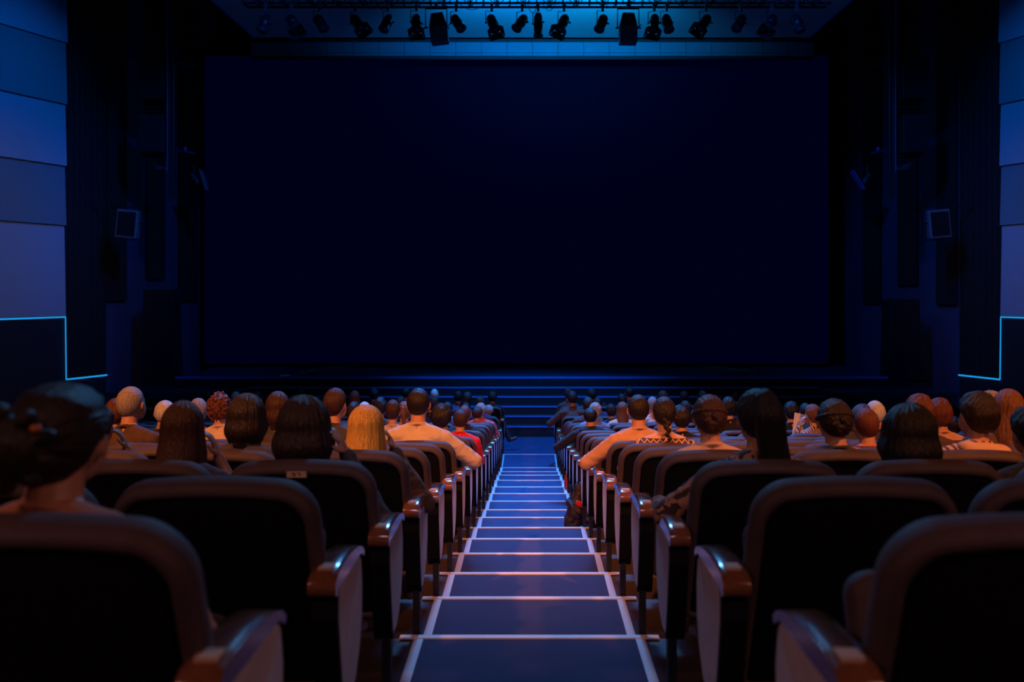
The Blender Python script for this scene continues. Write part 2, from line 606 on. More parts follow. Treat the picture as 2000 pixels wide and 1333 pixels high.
slab('wall_front', (-15, 27.0, 0.0), (15, 27.2, 12.4), M_black, kind='structure', label='black wall behind the screen', cat='wall')
slab('wall_back', (-21, -4.2, 0.0), (21, -4.0, 12.4), M_black, kind='structure', label='dark wall behind the seats', cat='wall')
slab('ceiling', (-21, -4.2, 12.4), (21, 27.2, 12.6), M_black, kind='structure', label='black auditorium ceiling', cat='ceiling')

# glowing ceiling panel over the stage front and the header board above the screen
bm = bmesh.new()
px0, px1 = wx(496, 24.0), wx(1580, 24.0)
v = [(px0 - 0.9, 18.0, 10.45), (px1 + 0.9, 18.0, 10.45), (px1, 24.0, 9.70), (px0, 24.0, 9.70)]
vb = [bm.verts.new(p) for p in v]
vt = [bm.verts.new((p[0], p[1], p[2] + 0.12)) for p in v]
bm.faces.new(vb)
bm.faces.new(vt[::-1])
for k in range(4):
    bm.faces.new((vb[k], vt[k], vt[(k + 1) % 4], vb[(k + 1) % 4]))
cp = tag(bmobj('ceiling_reflector', bm, M_ceil), 'sloping pale ceiling panel glowing blue above the row of stage lamps', 'ceiling panel')
bm = bmesh.new()
for s, x in ((-1, px0), (1, px1)):
    tube(bm, [(x - 0.9 * (1 if s < 0 else -1), 18.0, 10.44), (x, 24.0, 9.69)], 0.025, 6)
bmobj('side_trim', bm, M_edge, cp)
hd = empty('header_board', (0, 24.2, 0))
tag(hd, label='low band of pale boards between the ceiling panel and the screen', cat='panel')
nb = 22
hx0, hx1 = wx(490, 24.2), wx(1590, 24.2)
for k in range(nb):
    a = hx0 + (hx1 - hx0) * k / nb
    b = hx0 + (hx1 - hx0) * (k + 1) / nb
    bm = bmesh.new()
    box(bm, (a + 0.006, 0, 9.36), (b - 0.006, 0.05, 9.66))
    box(bm, (a + 0.006, 0.004 * (k % 3), 9.28), (b - 0.006, 0.05, 9.352))
    bmobj('board', bm, M_header, hd)
bm = bmesh.new()
box(bm, (hx0, -0.03, 9.63), (hx1, 0.04, 9.72))
box(bm, (hx0, 0.06, 9.24), (hx1, 0.12, 9.72))
box(bm, (hx0, 0.03, 9.20), (hx1, 0.07, 9.275))
for xx in (-5, 0, 5):
    box(bm, (xx - 0.04, 0.07, 9.6), (xx + 0.04, 0.12, 12.399))
bmobj('dark_batten', bm, M_black, hd)


# ------------------------------------------------------------------ side walls (mirrored)
def quad_slab(bm, a, b, z0, z1, t, off=0.0, lean=0.0):
    """vertical slab between plan points a and b; t thickness away from the hall, off/lean move its face inwards"""
    a, b = Vector((a[0], a[1], 0)), Vector((b[0], b[1], 0))
    d = (b - a).normalized()
    n = Vector((-d.y, d.x, 0))
    if n.x * (a.x + b.x) > 0:       # normal must face the middle of the hall
        n = -n
    vs = []
    for z, l in ((z0, lean), (z1, 0.0)):
        for p, q in ((a, off + l), (b, off + l), (b, -t), (a, -t)):
            vs.append(bm.verts.new(p + n * q + Vector((0, 0, z))))
    for f in ((0, 1, 2, 3), (7, 6, 5, 4), (0, 4, 5, 1), (1, 5, 6, 2), (2, 6, 7, 3), (3, 7, 4, 0)):
        bm.faces.new([vs[i] for i in f])


names = {-1: 'left', 1: 'right'}
tn = NT
for s in (-1, 1):
    k_ = 1.0 if s < 0 else 1.016

    def W(y):
        return (s * hallx(y) * k_, y)
    corner, end = 20.94, 22.04
    side = names[s]
    # plain dark lower wall with the pale panels above it
    bm = bmesh.new()
    quad_slab(bm, W(-4.0), W(corner), 0.0, 12.4, 0.3)
    tag(bmobj('wall_%s' % side, bm, M_dado), 'dark %s side wall below the pale panels' % side, 'wall', kind='structure')
    zb = [2.68, 4.69, 6.01, 7.38, 8.75, 10.1, 11.5]
    yj = [-1.0, 3.5, 8.0, 12.5, 16.8, corner]
    pg = 'pale acoustic panels on the %s wall' % side
    words_ = ['lowest', 'second from the bottom', 'middle', 'second from the top', 'topmost in view', 'highest']
    for i in range(5):
        bm = bmesh.new()
        quad_slab(bm, W(14.0), W(corner - 0.012 * (4 - i)), zb[i] + 0.004, zb[i + 1] - 0.004, 0.0, 0.05, 0.05)
        o = bmobj('acoustic_panel', bm, M_panelA if i % 2 == 0 else M_panelB)
        tag(o, '%s blue lit acoustic panel, %s on the %s wall' % ('paler' if i % 2 == 0 else 'darker', words_[i], side), 'wall panel', pg)
    # light strips
    for nm, pts in (('along the top of the dark wall', [W(6.0) + (2.655,), W(corner) + (2.655,)]),
                    ('standing upright at the wall corner', [W(corner) + (2.655,), W(corner + 0.02) + (1.26,)]),
                    ('along the foot of the black recess', [W(corner + 0.02) + (1.26,), W(end) + (1.26,)])):
        bm = bmesh.new()
        pp = [(p[0] - s * 0.02, p[1], p[2]) for p in pts]
        r_ = 0.020 if 'upright' not in nm else 0.012
        tube(bm, pp, r_, 6)
        o = tag(bmobj('light_strip', bm, M_led), 'thin glowing blue light strip %s, %s side' % (nm, side), 'light strip', 'blue light strips on the %s wall' % side)
    # black recess beyond the corner
    bm = bmesh.new()
    n_ = 14
    for q in range(n_):
        y0 = corner + (end - corner) * q / n_
        y1 = corner + (end - corner) * (q + 1) / n_
        quad_slab(bm, W(y0), W(y1 - 0.01), 1.27, 12.3, 0.1, 0.015 * (q % 2))
    tag(bmobj('recess_curtain', bm, M_curtain), 'tall black pleated curtain in the recess of the %s wall' % side, 'curtain', 'black recess curtains')
    bm = bmesh.new()
    quad_slab(bm, W(corner), W(end), 0.0, 1.24, 0.2)
    tn += 1
    tag(bmobj('trim_%d' % tn, bm, M_dado), 'dark foot of the %s recess' % side, 'trim', kind='structure')
    # splayed stage surround
    A = W(end)
    bx = (616 if s > 0 else 612) / F * 26.0
    B = (s * bx, 26.0)
    bm = bmesh.new()
    quad_slab(bm, A, B, 0.0, 12.3, 0.2)
    tag(bmobj('wall_stage_%s' % side, bm, M_surround), 'splayed dark blue wall %s of the screen' % side, 'wall', kind='structure')

    def on(offpx):                  # point of the surround at a pixel offset from the aisle axis
        # solve (A + t(B-A)).x / y = offpx / F
        ax, ay, bx_, by = abs(A[0]), A[1], abs(B[0]), B[1]
        kk = offpx / F
        t = (ax - kk * ay) / (kk * (by - ay) - (bx_ - ax))
        return (s * (ax + t * (bx_ - ax)), ay + t * (by - ay))
    offs = ((792, 829, 587, 10), (717, 751, 545, 10), (652, 687, 587, 10)) if s < 0 else ((800, 838, 595, 10), (724, 761, 557, 10), (656, 689, 592, 10))
    wn = ['outermost', 'middle', 'innermost']
    for q, (o0, o1, yb, _) in enumerate(offs):
        p0, p1 = on(o0), on(o1)
        bm = bmesh.new()
        zb_ = wz(yb, (p0[1] + p1[1]) / 2)
        quad_slab(bm, p0, p1, zb_, 11.6, -0.002, 0.09)
        tag(bmobj('absorber_panel', bm, M_absorb), 'tall black absorber panel, %s on the %s stage wall' % (wn[q], side), 'panel', 'black absorber panels by the stage')

    # ---- speaker tower on the plinth
    def px(off):
        return s * off / F
    D = 22.55
    t = empty('speaker_tower', (px(717 if s < 0 else 725) * D, D, 1.071))
    tag(t, 'tall black loudspeaker cabinet standing at the %s end of the stage' % side, 'loudspeaker', 'floor loudspeakers by the stage')
    bm = bmesh.new()
    h_ = wz(566 if s < 0 else 585, D) - 1.07
    box(bm, (-0.39, -0.3, 0), (0.39, 0.3, h_))
    for vv in bm.verts:
        if vv.co.z > 1:
            vv.co.x *= 0.86
    bevel_all(bm, 0.02, 2)
    bmobj('cabinet', bm, M_black, t)
    bm = bmesh.new()
    box(bm, (-0.30, -0.325, 0.1), (0.30, -0.302, h_ - 0.12))
    bmobj('grille', bm, M_absorb, t)
    # ---- small monitor on the right plinth / side
    if s > 0:
        t = empty('monitor_speaker', (wx(1789, 22.3), 22.4, 1.071))
        tag(t, 'squat rounded black speaker beside the right tall loudspeaker', 'loudspeaker')
        bm = bmesh.new()
        box(bm, (-0.24, -0.2, 0), (0.24, 0.2, wz(718, 22.3) - 1.07))
        bevel_all(bm, 0.08, 3)
        bmobj('cabinet', bm, M_black, t)
        bm = bmesh.new()
        lathe(bm, [(0.16, 0), (0.16, 0.02), (0.05, 0.03)], n=20)
        bmesh.ops.rotate(bm, verts=bm.verts, cent=(0, 0, 0), matrix=Matrix.Rotation(R(90), 3, 'X'))
        bmesh.ops.translate(bm, verts=bm.verts, vec=(0, -0.2, 0.25))
        bmobj('speaker_cone', bm, M_absorb, t)
    # ---- hanging pole with two speakers
    D = 21.6
    pole_x = px(703 if s < 0 else 711) * D
    t = empty('rigging_pole', (pole_x, D, wz(388, D)))
    tag(t, 'slim vertical rigging pole hung with speakers, %s of the screen' % side, 'pole', 'rigging poles beside the screen')
    H = 12.39 - wz(388, D)
    bm = bmesh.new()
    tube(bm, [(0, 0, 0), (0, 0, H)], 0.03, 8)
    tube(bm, [(-0.09 * s, 0, 0), (-0.09 * s, 0, H - 1.5)], 0.03, 8)
    bmobj('pole', bm, M_steel, t)
    bm = bmesh.new()
    tube(bm, [(0.035 * s, -0.035, 0.6), (0.035 * s, -0.035, H)], 0.008, 6)
    bmobj('cable', bm, M_edge, t)
    for yy in (112, 210, 305):
        bm = bmesh.new()
        z_ = wz(yy, D) - wz(388, D)
        tube(bm, [(0, 0, z_), (s * 0.68, 0, z_)], 0.022, 6)
        tube(bm, [(0, 0, z_ - 0.09), (s * 0.68, 0, z_ - 0.09)], 0.018, 6)
        tube(bm, [(s * 0.3, 0, z_), (s * 0.36, 0, z_ - 0.09)], 0.012, 6)
        bmobj('bracket_arm', bm, M_steel, t)
    for yy0, yy1, wd in ((118, 196, 'upper'), (226, 300, 'lower')):
        cx = px(735 if s < 0 else 749) * D
        q = empty('array_speaker', (cx, D + 0.05, wz(yy1, D)))
        tag(q, '%s black loudspeaker box hung on the rigging pole, %s side' % (wd, side), 'loudspeaker', 'hung loudspeakers, %s side' % side)
        bm = bmesh.new()
        hh = wz(yy0, D) - wz(yy1, D)
        box(bm, (-0.29, -0.22, 0), (0.29, 0.22, hh))
        bevel_all(bm, 0.02, 2)
        bmobj('cabinet', bm, M_black, q)
        bm = bmesh.new()
        box(bm, (-0.25, -0.235, 0.05), (0.25, -0.222, hh - 0.05))
        bmobj('grille', bm, M_absorb, q)
        bm = bmesh.new()
        for xx in (-0.2, 0.2):
            box(bm, (xx - 0.01, -0.01, hh - 0.005), (xx + 0.01, 0.01, hh + 0.09))
        bmobj('hanger', bm, M_steel, q)
    # ---- square flood light on a bracket
    D = 21.35
    fx = px(783 if s < 0 else 798) * D
    q = empty('side_floodlight', (fx, D, wz(438, D)))
    tag(q, 'square black floodlight in a bracket on the %s stage wall' % side, 'lamp', 'square floodlights beside the stage')
    bm = bmesh.new()
    box(bm, (-0.24, -0.12, -0.32), (0.24, 0.12, 0.32), Matrix.Rotation(R(-5) * s, 3, 'Y'))
    bevel_all(bm, 0.02, 2)
    bmobj('housing', bm, M_lamp2, q)
    bm = bmesh.new()
    box(bm, (-0.2, -0.135, -0.27), (0.2, -0.121, 0.27), Matrix.Rotation(R(-5) * s, 3, 'Y'), Vector((0, 0, 0)))
    bmobj('lens', bm, M_absorb, q)
    bm = bmesh.new()
    tube(bm, [(-s * 0.30, 0, -0.36), (-s * 0.31, 0, 0.40), (s * 0.2, 0, 0.40), (s * 0.5, 0.4, 0.40)], 0.016, 6)
    tube(bm, [(-s * 0.30, 0, -0.36), (-s * 0.05, 0, -0.36), (-s * 0.05, 0, -0.28)], 0.014, 6)
    tube(bm, [(-s * 0.36, 0, 0.02), (-s * 0.2, 0, 0.02)], 0.02, 6)
    tube(bm, [(s * 0.4, 0.3, 0.40), (s * (hallx(D + 0.3) * k_ + 0.02) - fx, 0.3, 0.40)], 0.016, 6)
    bmobj('bracket', bm, M_steel, q)
    # ---- arms, small spot lamp and open flap on the stage wall
    D = 22.0
    for yy in (128, 299):
        bm = bmesh.new()
        xa, xb = px(645) * 23.6, px(688) * 23.6
        if s > 0:
            xa, xb = px(660) * 23.6, px(690) * 23.6
        zz = wz(yy, 23.6)
        tube(bm, [(xa, 23.3, zz - 0.05), (xb, 23.6, zz + 0.06)], 0.02, 6)
        tube(bm, [(xb, 23.6, zz + 0.06), (xb + s * 0.25, 24.1, zz + 0.06)], 0.02, 6)
        if yy > 200:
            ell(bm, ((xa + xb) / 2, 23.4, zz + 0.07), (0.05, 0.03, 0.06), sub=1)
        tag(bmobj('wall_arm', bm, M_edge), '%s short metal wall arm %s of the screen' % ('upper' if yy < 200 else 'lower', side), 'bracket', 'wall arms beside the screen')
    cxp = 381 if s < 0 else 1692
    q = empty('small_spotlight', (wx(cxp, 23.2), 23.2, wz(352, 23.2)))
    tag(q, 'small spotlight with an open flap angled at the stage, %s side' % side, 'lamp', 'small side spotlights')
    bm = bmesh.new()
    lathe(bm, [(0.05, -0.16), (0.09, -0.12), (0.10, 0.0), (0.10, 0.16), (0.07, 0.18)], n=16)
    bmesh.ops.rotate(bm, verts=bm.verts, cent=(0, 0, 0), matrix=Matrix.Rotation(R(35) * s, 3, 'Y'))
    bmobj('housing', bm, M_lamp, q)
    bm = bmesh.new()
    box(bm, (-0.01, -0.13, -0.27), (0.01, 0.13, 0.27), Matrix.Rotation(R(-33) * s if s > 0 else R(-17), 3, 'Y'))
    bmesh.ops.translate(bm, verts=bm.verts, vec=(-s * 0.22, 0, 0.0))
    bmobj('flap', bm, M_edge if s > 0 else M_lamp2, q)
    bm = bmesh.new()
    tube(bm, [(0, 0, 0.05), (s * 0.05, 0.05, 0.35), (s * 0.05, 0.3, 0.62), (s * 1.5, 0.3, 0.62)], 0.015, 6)
    bmobj('bracket', bm, M_steel, q)
    D = 21.9
    cxp = 312 if s < 0 else 1769
    bm = bmesh.new()
    ax, bx2 = wx(cxp - 17 * 1, D), wx(cxp + 17, D)
    z_ = wz(325, D)
    if s > 0:
        pts = [(ax, D, z_ - 0.10), (ax + 0.22, D, z_ + 0.05), (bx2, D, z_ + 0.12), (bx2 - 0.12, D, z_ - 0.04)]
    else:
        pts = [(bx2, D, z_ - 0.09), (bx2 - 0.3, D, z_ + 0.03), (ax, D, z_ + 0.12), (ax + 0.12, D, z_ - 0.06)]
    f = [bm.verts.new(p) for p in pts]
    g_ = [bm.verts.new((p[0], p[1] + 0.25, p[2] + 0.03)) for p in pts]
    bm.faces.new(f)
    bm.faces.new(g_[::-1])
    for i in range(4):
        bm.faces.new((f[i], g_[i], g_[(i + 1) % 4], f[(i + 1) % 4]))
    tag(bmobj('hung_reflector', bm, M_lamp2), 'small slanting metal plate below the hung speakers, %s side' % side, 'reflector', 'slanting plates below the hung speakers')


# ------------------------------------------------------------------ lighting bar with lamps
TY = 19.5
tr = empty('lighting_truss', (0, TY, 9.17))
tag(tr, 'long black lighting truss hung across the top of the stage', 'truss')
bm = bmesh.new()
tx0, tx1 = wx(478, TY), wx(1618, TY)
for dy, dz in ((-0.14, 0), (0.14, 0), (-0.14, 0.3), (0.14, 0.3)):
    tube(bm, [(tx0, dy, dz), (tx1, dy, dz)], 0.028, 8)
bmobj('chord', bm, M_steel, tr)
bm = bmesh.new()
n_ = 44
for k in range(n_):
    a = tx0 + (tx1 - tx0) * k / n_
    b = tx0 + (tx1 - tx0) * (k + 1) / n_
    for dy in (-0.14, 0.14):
        tube(bm, [(a, dy, 0), (a, dy, 0.3)], 0.014, 5)
        tube(bm, [(a, dy, 0), (b, dy, 0.3)] if k % 2 else [(a, dy, 0.3), (b, dy, 0)], 0.010, 5)
    tube(bm, [(a, -0.14, 0), (a, 0.14, 0)], 0.012, 5)
bmobj('lacing', bm, M_steel, tr)
bm = bmesh.new()
for k in range(60):
    a = tx0 + (tx1 - tx0) * (k + 0.5) / 60
    box(bm, (a - 0.012, -0.18, -0.012), (a + 0.012, -0.165, 0.012))
bmobj('socket_studs', bm, M_edge, tr)
bm = bmesh.new()
for a in (-5.2, -2.6, 0.0, 2.6, 5.2):
    tube(bm, [(a, 0, 0.3), (a, 0, 12.39 - 9.17)], 0.012, 5)
bmobj('hanging_wire', bm, M_steel, tr)


def lamp_meshes():
    bm = bmesh.new()        # barrel hangs along -z from the pivot
    lathe(bm, [(0.03, 0.13), (0.07, 0.12), (0.095, 0.07), (0.102, 0.0), (0.102, -0.06), (0.108, -0.065), (0.108, -0.085),
               (0.102, -0.09), (0.102, -0.24), (0.112, -0.245), (0.112, -0.27), (0.095, -0.27)], n=20)
    a = bpy.data.meshes.new('barrel')
    bmesh.ops.recalc_face_normals(bm, faces=bm.faces[:])
    bm.to_mesh(a)
    bm.free()
    bm = bmesh.new()
    lathe(bm, [(0.09, -0.272), (0.088, -0.262), (0.02, -0.255)], n=20)
    l = bpy.data.meshes.new('lens')
    bm.to_mesh(l)
    bm.free()
    bm = bmesh.new()        # flared colour-frame shade
    for k in range(4):
        an = k * math.pi / 2
        r = Matrix.Rotation(an, 3, 'Z')
        ps = [(-0.10, 0.10, -0.272), (0.10, 0.10, -0.272), (0.15, 0.16, -0.38), (-0.15, 0.16, -0.38)]
        vs = [bm.verts.new(r @ Vector(p)) for p in ps]
        ws = [bm.verts.new(r @ (Vector(p) + Vector((0, 0.008, 0)))) for p in ps]
        bm.faces.new(vs)
        bm.faces.new(ws[::-1])
        for i in range(4):
            bm.faces.new((vs[i], ws[i], ws[(i + 1) % 4], vs[(i + 1) % 4]))
    f = bpy.data.meshes.new('shade_flap')
    bmesh.ops.recalc_face_normals(bm, faces=bm.faces[:])
    bm.to_mesh(f)
    bm.free()
    bm = bmesh.new()
    tube(bm, [(-0.125, 0, -0.06), (-0.125, 0, 0.19), (0.125, 0, 0.19), (0.125, 0, -0.06)], 0.011, 6)
    tube(bm, [(-0.14, 0, -0.05), (-0.10, 0, -0.05)], 0.02, 8)
    tube(bm, [(0.10, 0, -0.05), (0.14, 0, -0.05)], 0.02, 8)
    y = bpy.data.meshes.new('yoke')
    bm.to_mesh(y)
    bm.free()
    bm = bmesh.new()
    box(bm, (-0.025, -0.03, 0.19), (0.025, 0.03, 0.33))
    tube(bm, [(-0.03, 0, 0.33), (0.03, 0, 0.33)], 0.035, 8)
    tube(bm, [(0.02, -0.05, 0.25), (0.05, -0.07, 0.24)], 0.008, 6)
    c = bpy.data.meshes.new('clamp')
    bm.to_mesh(c)
    bm.free()
    for me in (a, l, y):
        for p in me.polygons:
            p.use_smooth = True
    for me, m in ((a, M_lamp), (l, M_lens), (f, M_absorb), (y, M_lamp), (c, M_metal)):
        me.materials.append(m)
    return a, l, f, y, c


LM = lamp_meshes()
lamps = [(523, 517, 58, 0), (573, 588, 60, 1), (627, 643, 54, 0), (697, 718, 60, 1), (760, 750, 60, 0), (815, 817, 61, 1),
         (892, 908, 58, 0), (961, 970, 60, 1), (1020, 1003, 58, 0), (1051, 1051, 69, 2), (1101, 1088, 62, 1),
         (1176, 1165, 57, 0), (1276, 1271, 60, 1), (1300, 1304, 56, 0), (1376, 1355, 57, 1), (1444, 1427, 57, 0),
         (1504, 1488, 54, 1), (1552, 1557, 51, 0)]
lampw = ['far left', 'second from the left', 'third from the left', 'fourth from the left', 'fifth from the left',
         'just left of the left floodlight', 'just right of the left floodlight', 'second right of the left floodlight',
         'leaning left just beside the upright one', 'upright at the middle of the truss', 'just right of the upright one',
         'just left of the right floodlight', 'just right of the right floodlight', 'second right of the right floodlight',
         'fourth from the right', 'third from the right', 'second from the right', 'far right']
for (xt, xb, yb, kind), wd in zip(lamps, lampw):
    topx = wx(xt, TY)
    ang = math.atan2(wx(xb, TY) - topx, 0.30)
    y_ = {0: 0.0, 1: 0.02, 2: 0.0}[kind]
    q = empty('stage_lamp', (topx, TY - 0.14, 9.17 - 0.36))
    tag(q, 'black stage lamp%s on the truss, %s' % (' with a flared shade' if kind == 1 else '', wd), 'lamp', 'stage lamps on the truss')
    parts = [('barrel', LM[0]), ('lens', LM[1])] + ([('shade_flap', LM[2])] if kind == 1 else [])
    rot = (R(-28 if kind != 2 else -8), -ang, 0)
    for nm, me in parts:
        o = link(nm, me, q)
        o.rotation_euler = rot
        if kind == 2:
            o.scale = (0.9, 0.9, 1.25)
    o = link('yoke', LM[3], q)
    o.rotation_euler = (0, 0, R(random.Random(int(xt)).uniform(-35, 35)))
    link('clamp', LM[4], q)
# a few loops of lamp cable
bm = bmesh.new()
rnd = random.Random(3)
for (a, b, dp) in ((612, 640, 12), (735, 760, 14), (895, 948, 14), (968, 1000, 10), (1030, 1051, 20), (1060, 1085, 16), (1100, 1125, 8), (1180, 1205, 8), (1385, 1410, 8)):
    p = []
    for k in range(9):
        t = k / 8
        p.append((wx(a + (b - a) * t, TY - 0.2), -0.17, -(dp * 4 * t * (1 - t)) / F * TY))
    tube(bm, p, 0.007, 5)
bmobj('lamp_cable', bm, M_steel, tr)

for cxp, tilt, wd in ((852, 7, 'left'), (1227, -1, 'right')):
    D = TY - 0.14
    q = empty('square_floodlight', (wx(cxp, D), D, 9.17 - 0.10))
    tag(q, 'big square floodlight hung in a yoke on the truss, the %s one' % wd, 'lamp', 'square floodlights on the truss')
    rt = Matrix.Rotation(R(-tilt), 3, 'Y')
    bm = bmesh.new()
    g = bmesh.ops.create_cube(bm, size=1.0)
    for v in bm.verts:
        top = v.co.z > 0
        v.co = Vector((v.co.x * (0.24 if top else 0.36), v.co.y * (0.2 if top else 0.32), -0.12 if top else -0.40))
    bmesh.ops.rotate(bm, verts=bm.verts, cent=(0, 0, 0), matrix=rt)
    bevel_all(bm, 0.012, 1)
    bmobj('housing', bm, M_lamp, q)
    bm = bmesh.new()
    box(bm, (-0.185, -0.16, -0.76), (0.185, 0.16, -0.405))
    for v in bm.verts:
        if v.co.z < -0.6:
            v.co.y -= 0.08
            v.co.x *= 0.95
    bmesh.ops.rotate(bm, verts=bm.verts, cent=(0, 0, 0), matrix=rt)
    bevel_all(bm, 0.006, 1)
    bmobj('barn_door_box', bm, M_lamp2, q)
    bm = bmesh.new()
    tube(bm, [(-0.22, 0, -0.42), (-0.22, 0, -0.02), (0.22, 0, -0.02), (0.22, 0, -0.42)], 0.014, 6)
    tube(bm, [(-0.26, 0, -0.42), (-0.17, 0, -0.40)], 0.02, 6)
    tube(bm, [(0.17, 0, -0.40), (0.26, 0, -0.42)], 0.02, 6)
    tube(bm, [(0.22, 0, -0.4), (0.27, -0.02, -0.34)], 0.01, 6)
    bmobj('yoke', bm, M_steel, q)
    bm = bmesh.new()
    box(bm, (-0.03, -0.03, -0.02), (0.03, 0.03, 0.10))
    bmobj('clamp', bm, M_metal, q)

# ------------------------------------------------------------------ things lying on the stage
bm = bmesh.new()
box(bm, (-0.12, -0.16, 0), (0.09, 0.16, 0.006))
box(bm, (-0.15, -0.14, 0.006), (-0.05, 0.1, 0.01))
tag(bmobj('paper_sheet', bm, M_paper, loc=(wx(559, 22.3), SY + 0.14, ST + 0.006)), 'small white sheet of paper lying on the left stage edge', 'paper')
for s, x0, wd in ((-1, 585, 'left'), (1, 1478, 'right')):
    q = empty('cable_bundle', (wx(x0, 22.6), 22.7, ST))
    tag(q, 'taped bundle of brown cables running back under the screen, %s side' % wd, 'cable', 'cable bundles on the stage floor')
    bm = bmesh.new()
    e = -s
    rnd = random.Random(7 + s)
    for j in range(3):
        pts = [(e * 0.02 * j, -0.1 + j * 0.05, 0.02)]
        for k in range(1, 9):
            pts.append((e * (0.08 * k + rnd.uniform(-.015, .015)) * (1.0 + 0.4 * j), k * 0.30, 0.03 + rnd.uniform(0, .02)))
        tube(bm, pts, 0.012, 6)
    bmobj('cable', bm, M_cable, q, smooth=True)
    bm = bmesh.new()
    ell(bm, (e * 0.16, 0.45, 0.06), (0.08, 0.16, 0.055), sub=2)
    ell(bm, (e * 0.02, 0.1, 0.04), (0.05, 0.08, 0.04), sub=2)
    ell(bm, (e * 0.30, 0.9, 0.06), (0.05, 0.13, 0.045), sub=2)
    bmobj('tape_wrap', bm, M_cable, q, smooth=True)


# ------------------------------------------------------------------ auditorium chair (one of each part, then copies)
def mesh_of(bm, name, m, smooth=False, flat_angle=None):
    me = bpy.data.meshes.new(name)
    bmesh.ops.recalc_face_normals(bm, faces=bm.faces[:])
    bm.to_mesh(me)
    bm.free()
    if smooth:
        for p in me.polygons:
            p.use_smooth = True
    me.materials.append(m)
    return me


REC = R(17.5)
BPIV = (0.06, 0.36)   # y, z of the foot of the backrest


def back3d(p, dep):
    """p = (x, height along the back), dep = distance forward of the back's rear face"""
    x, h = p
    x *= 1.04 - 0.085 * max(0.0, h / 0.62) ** 1.5
    y = BPIV[0] - h * math.sin(REC) + dep * math.cos(REC)
    z = BPIV[1] + h * math.cos(REC) + dep * math.sin(REC)
    return Vector((x, y, z))


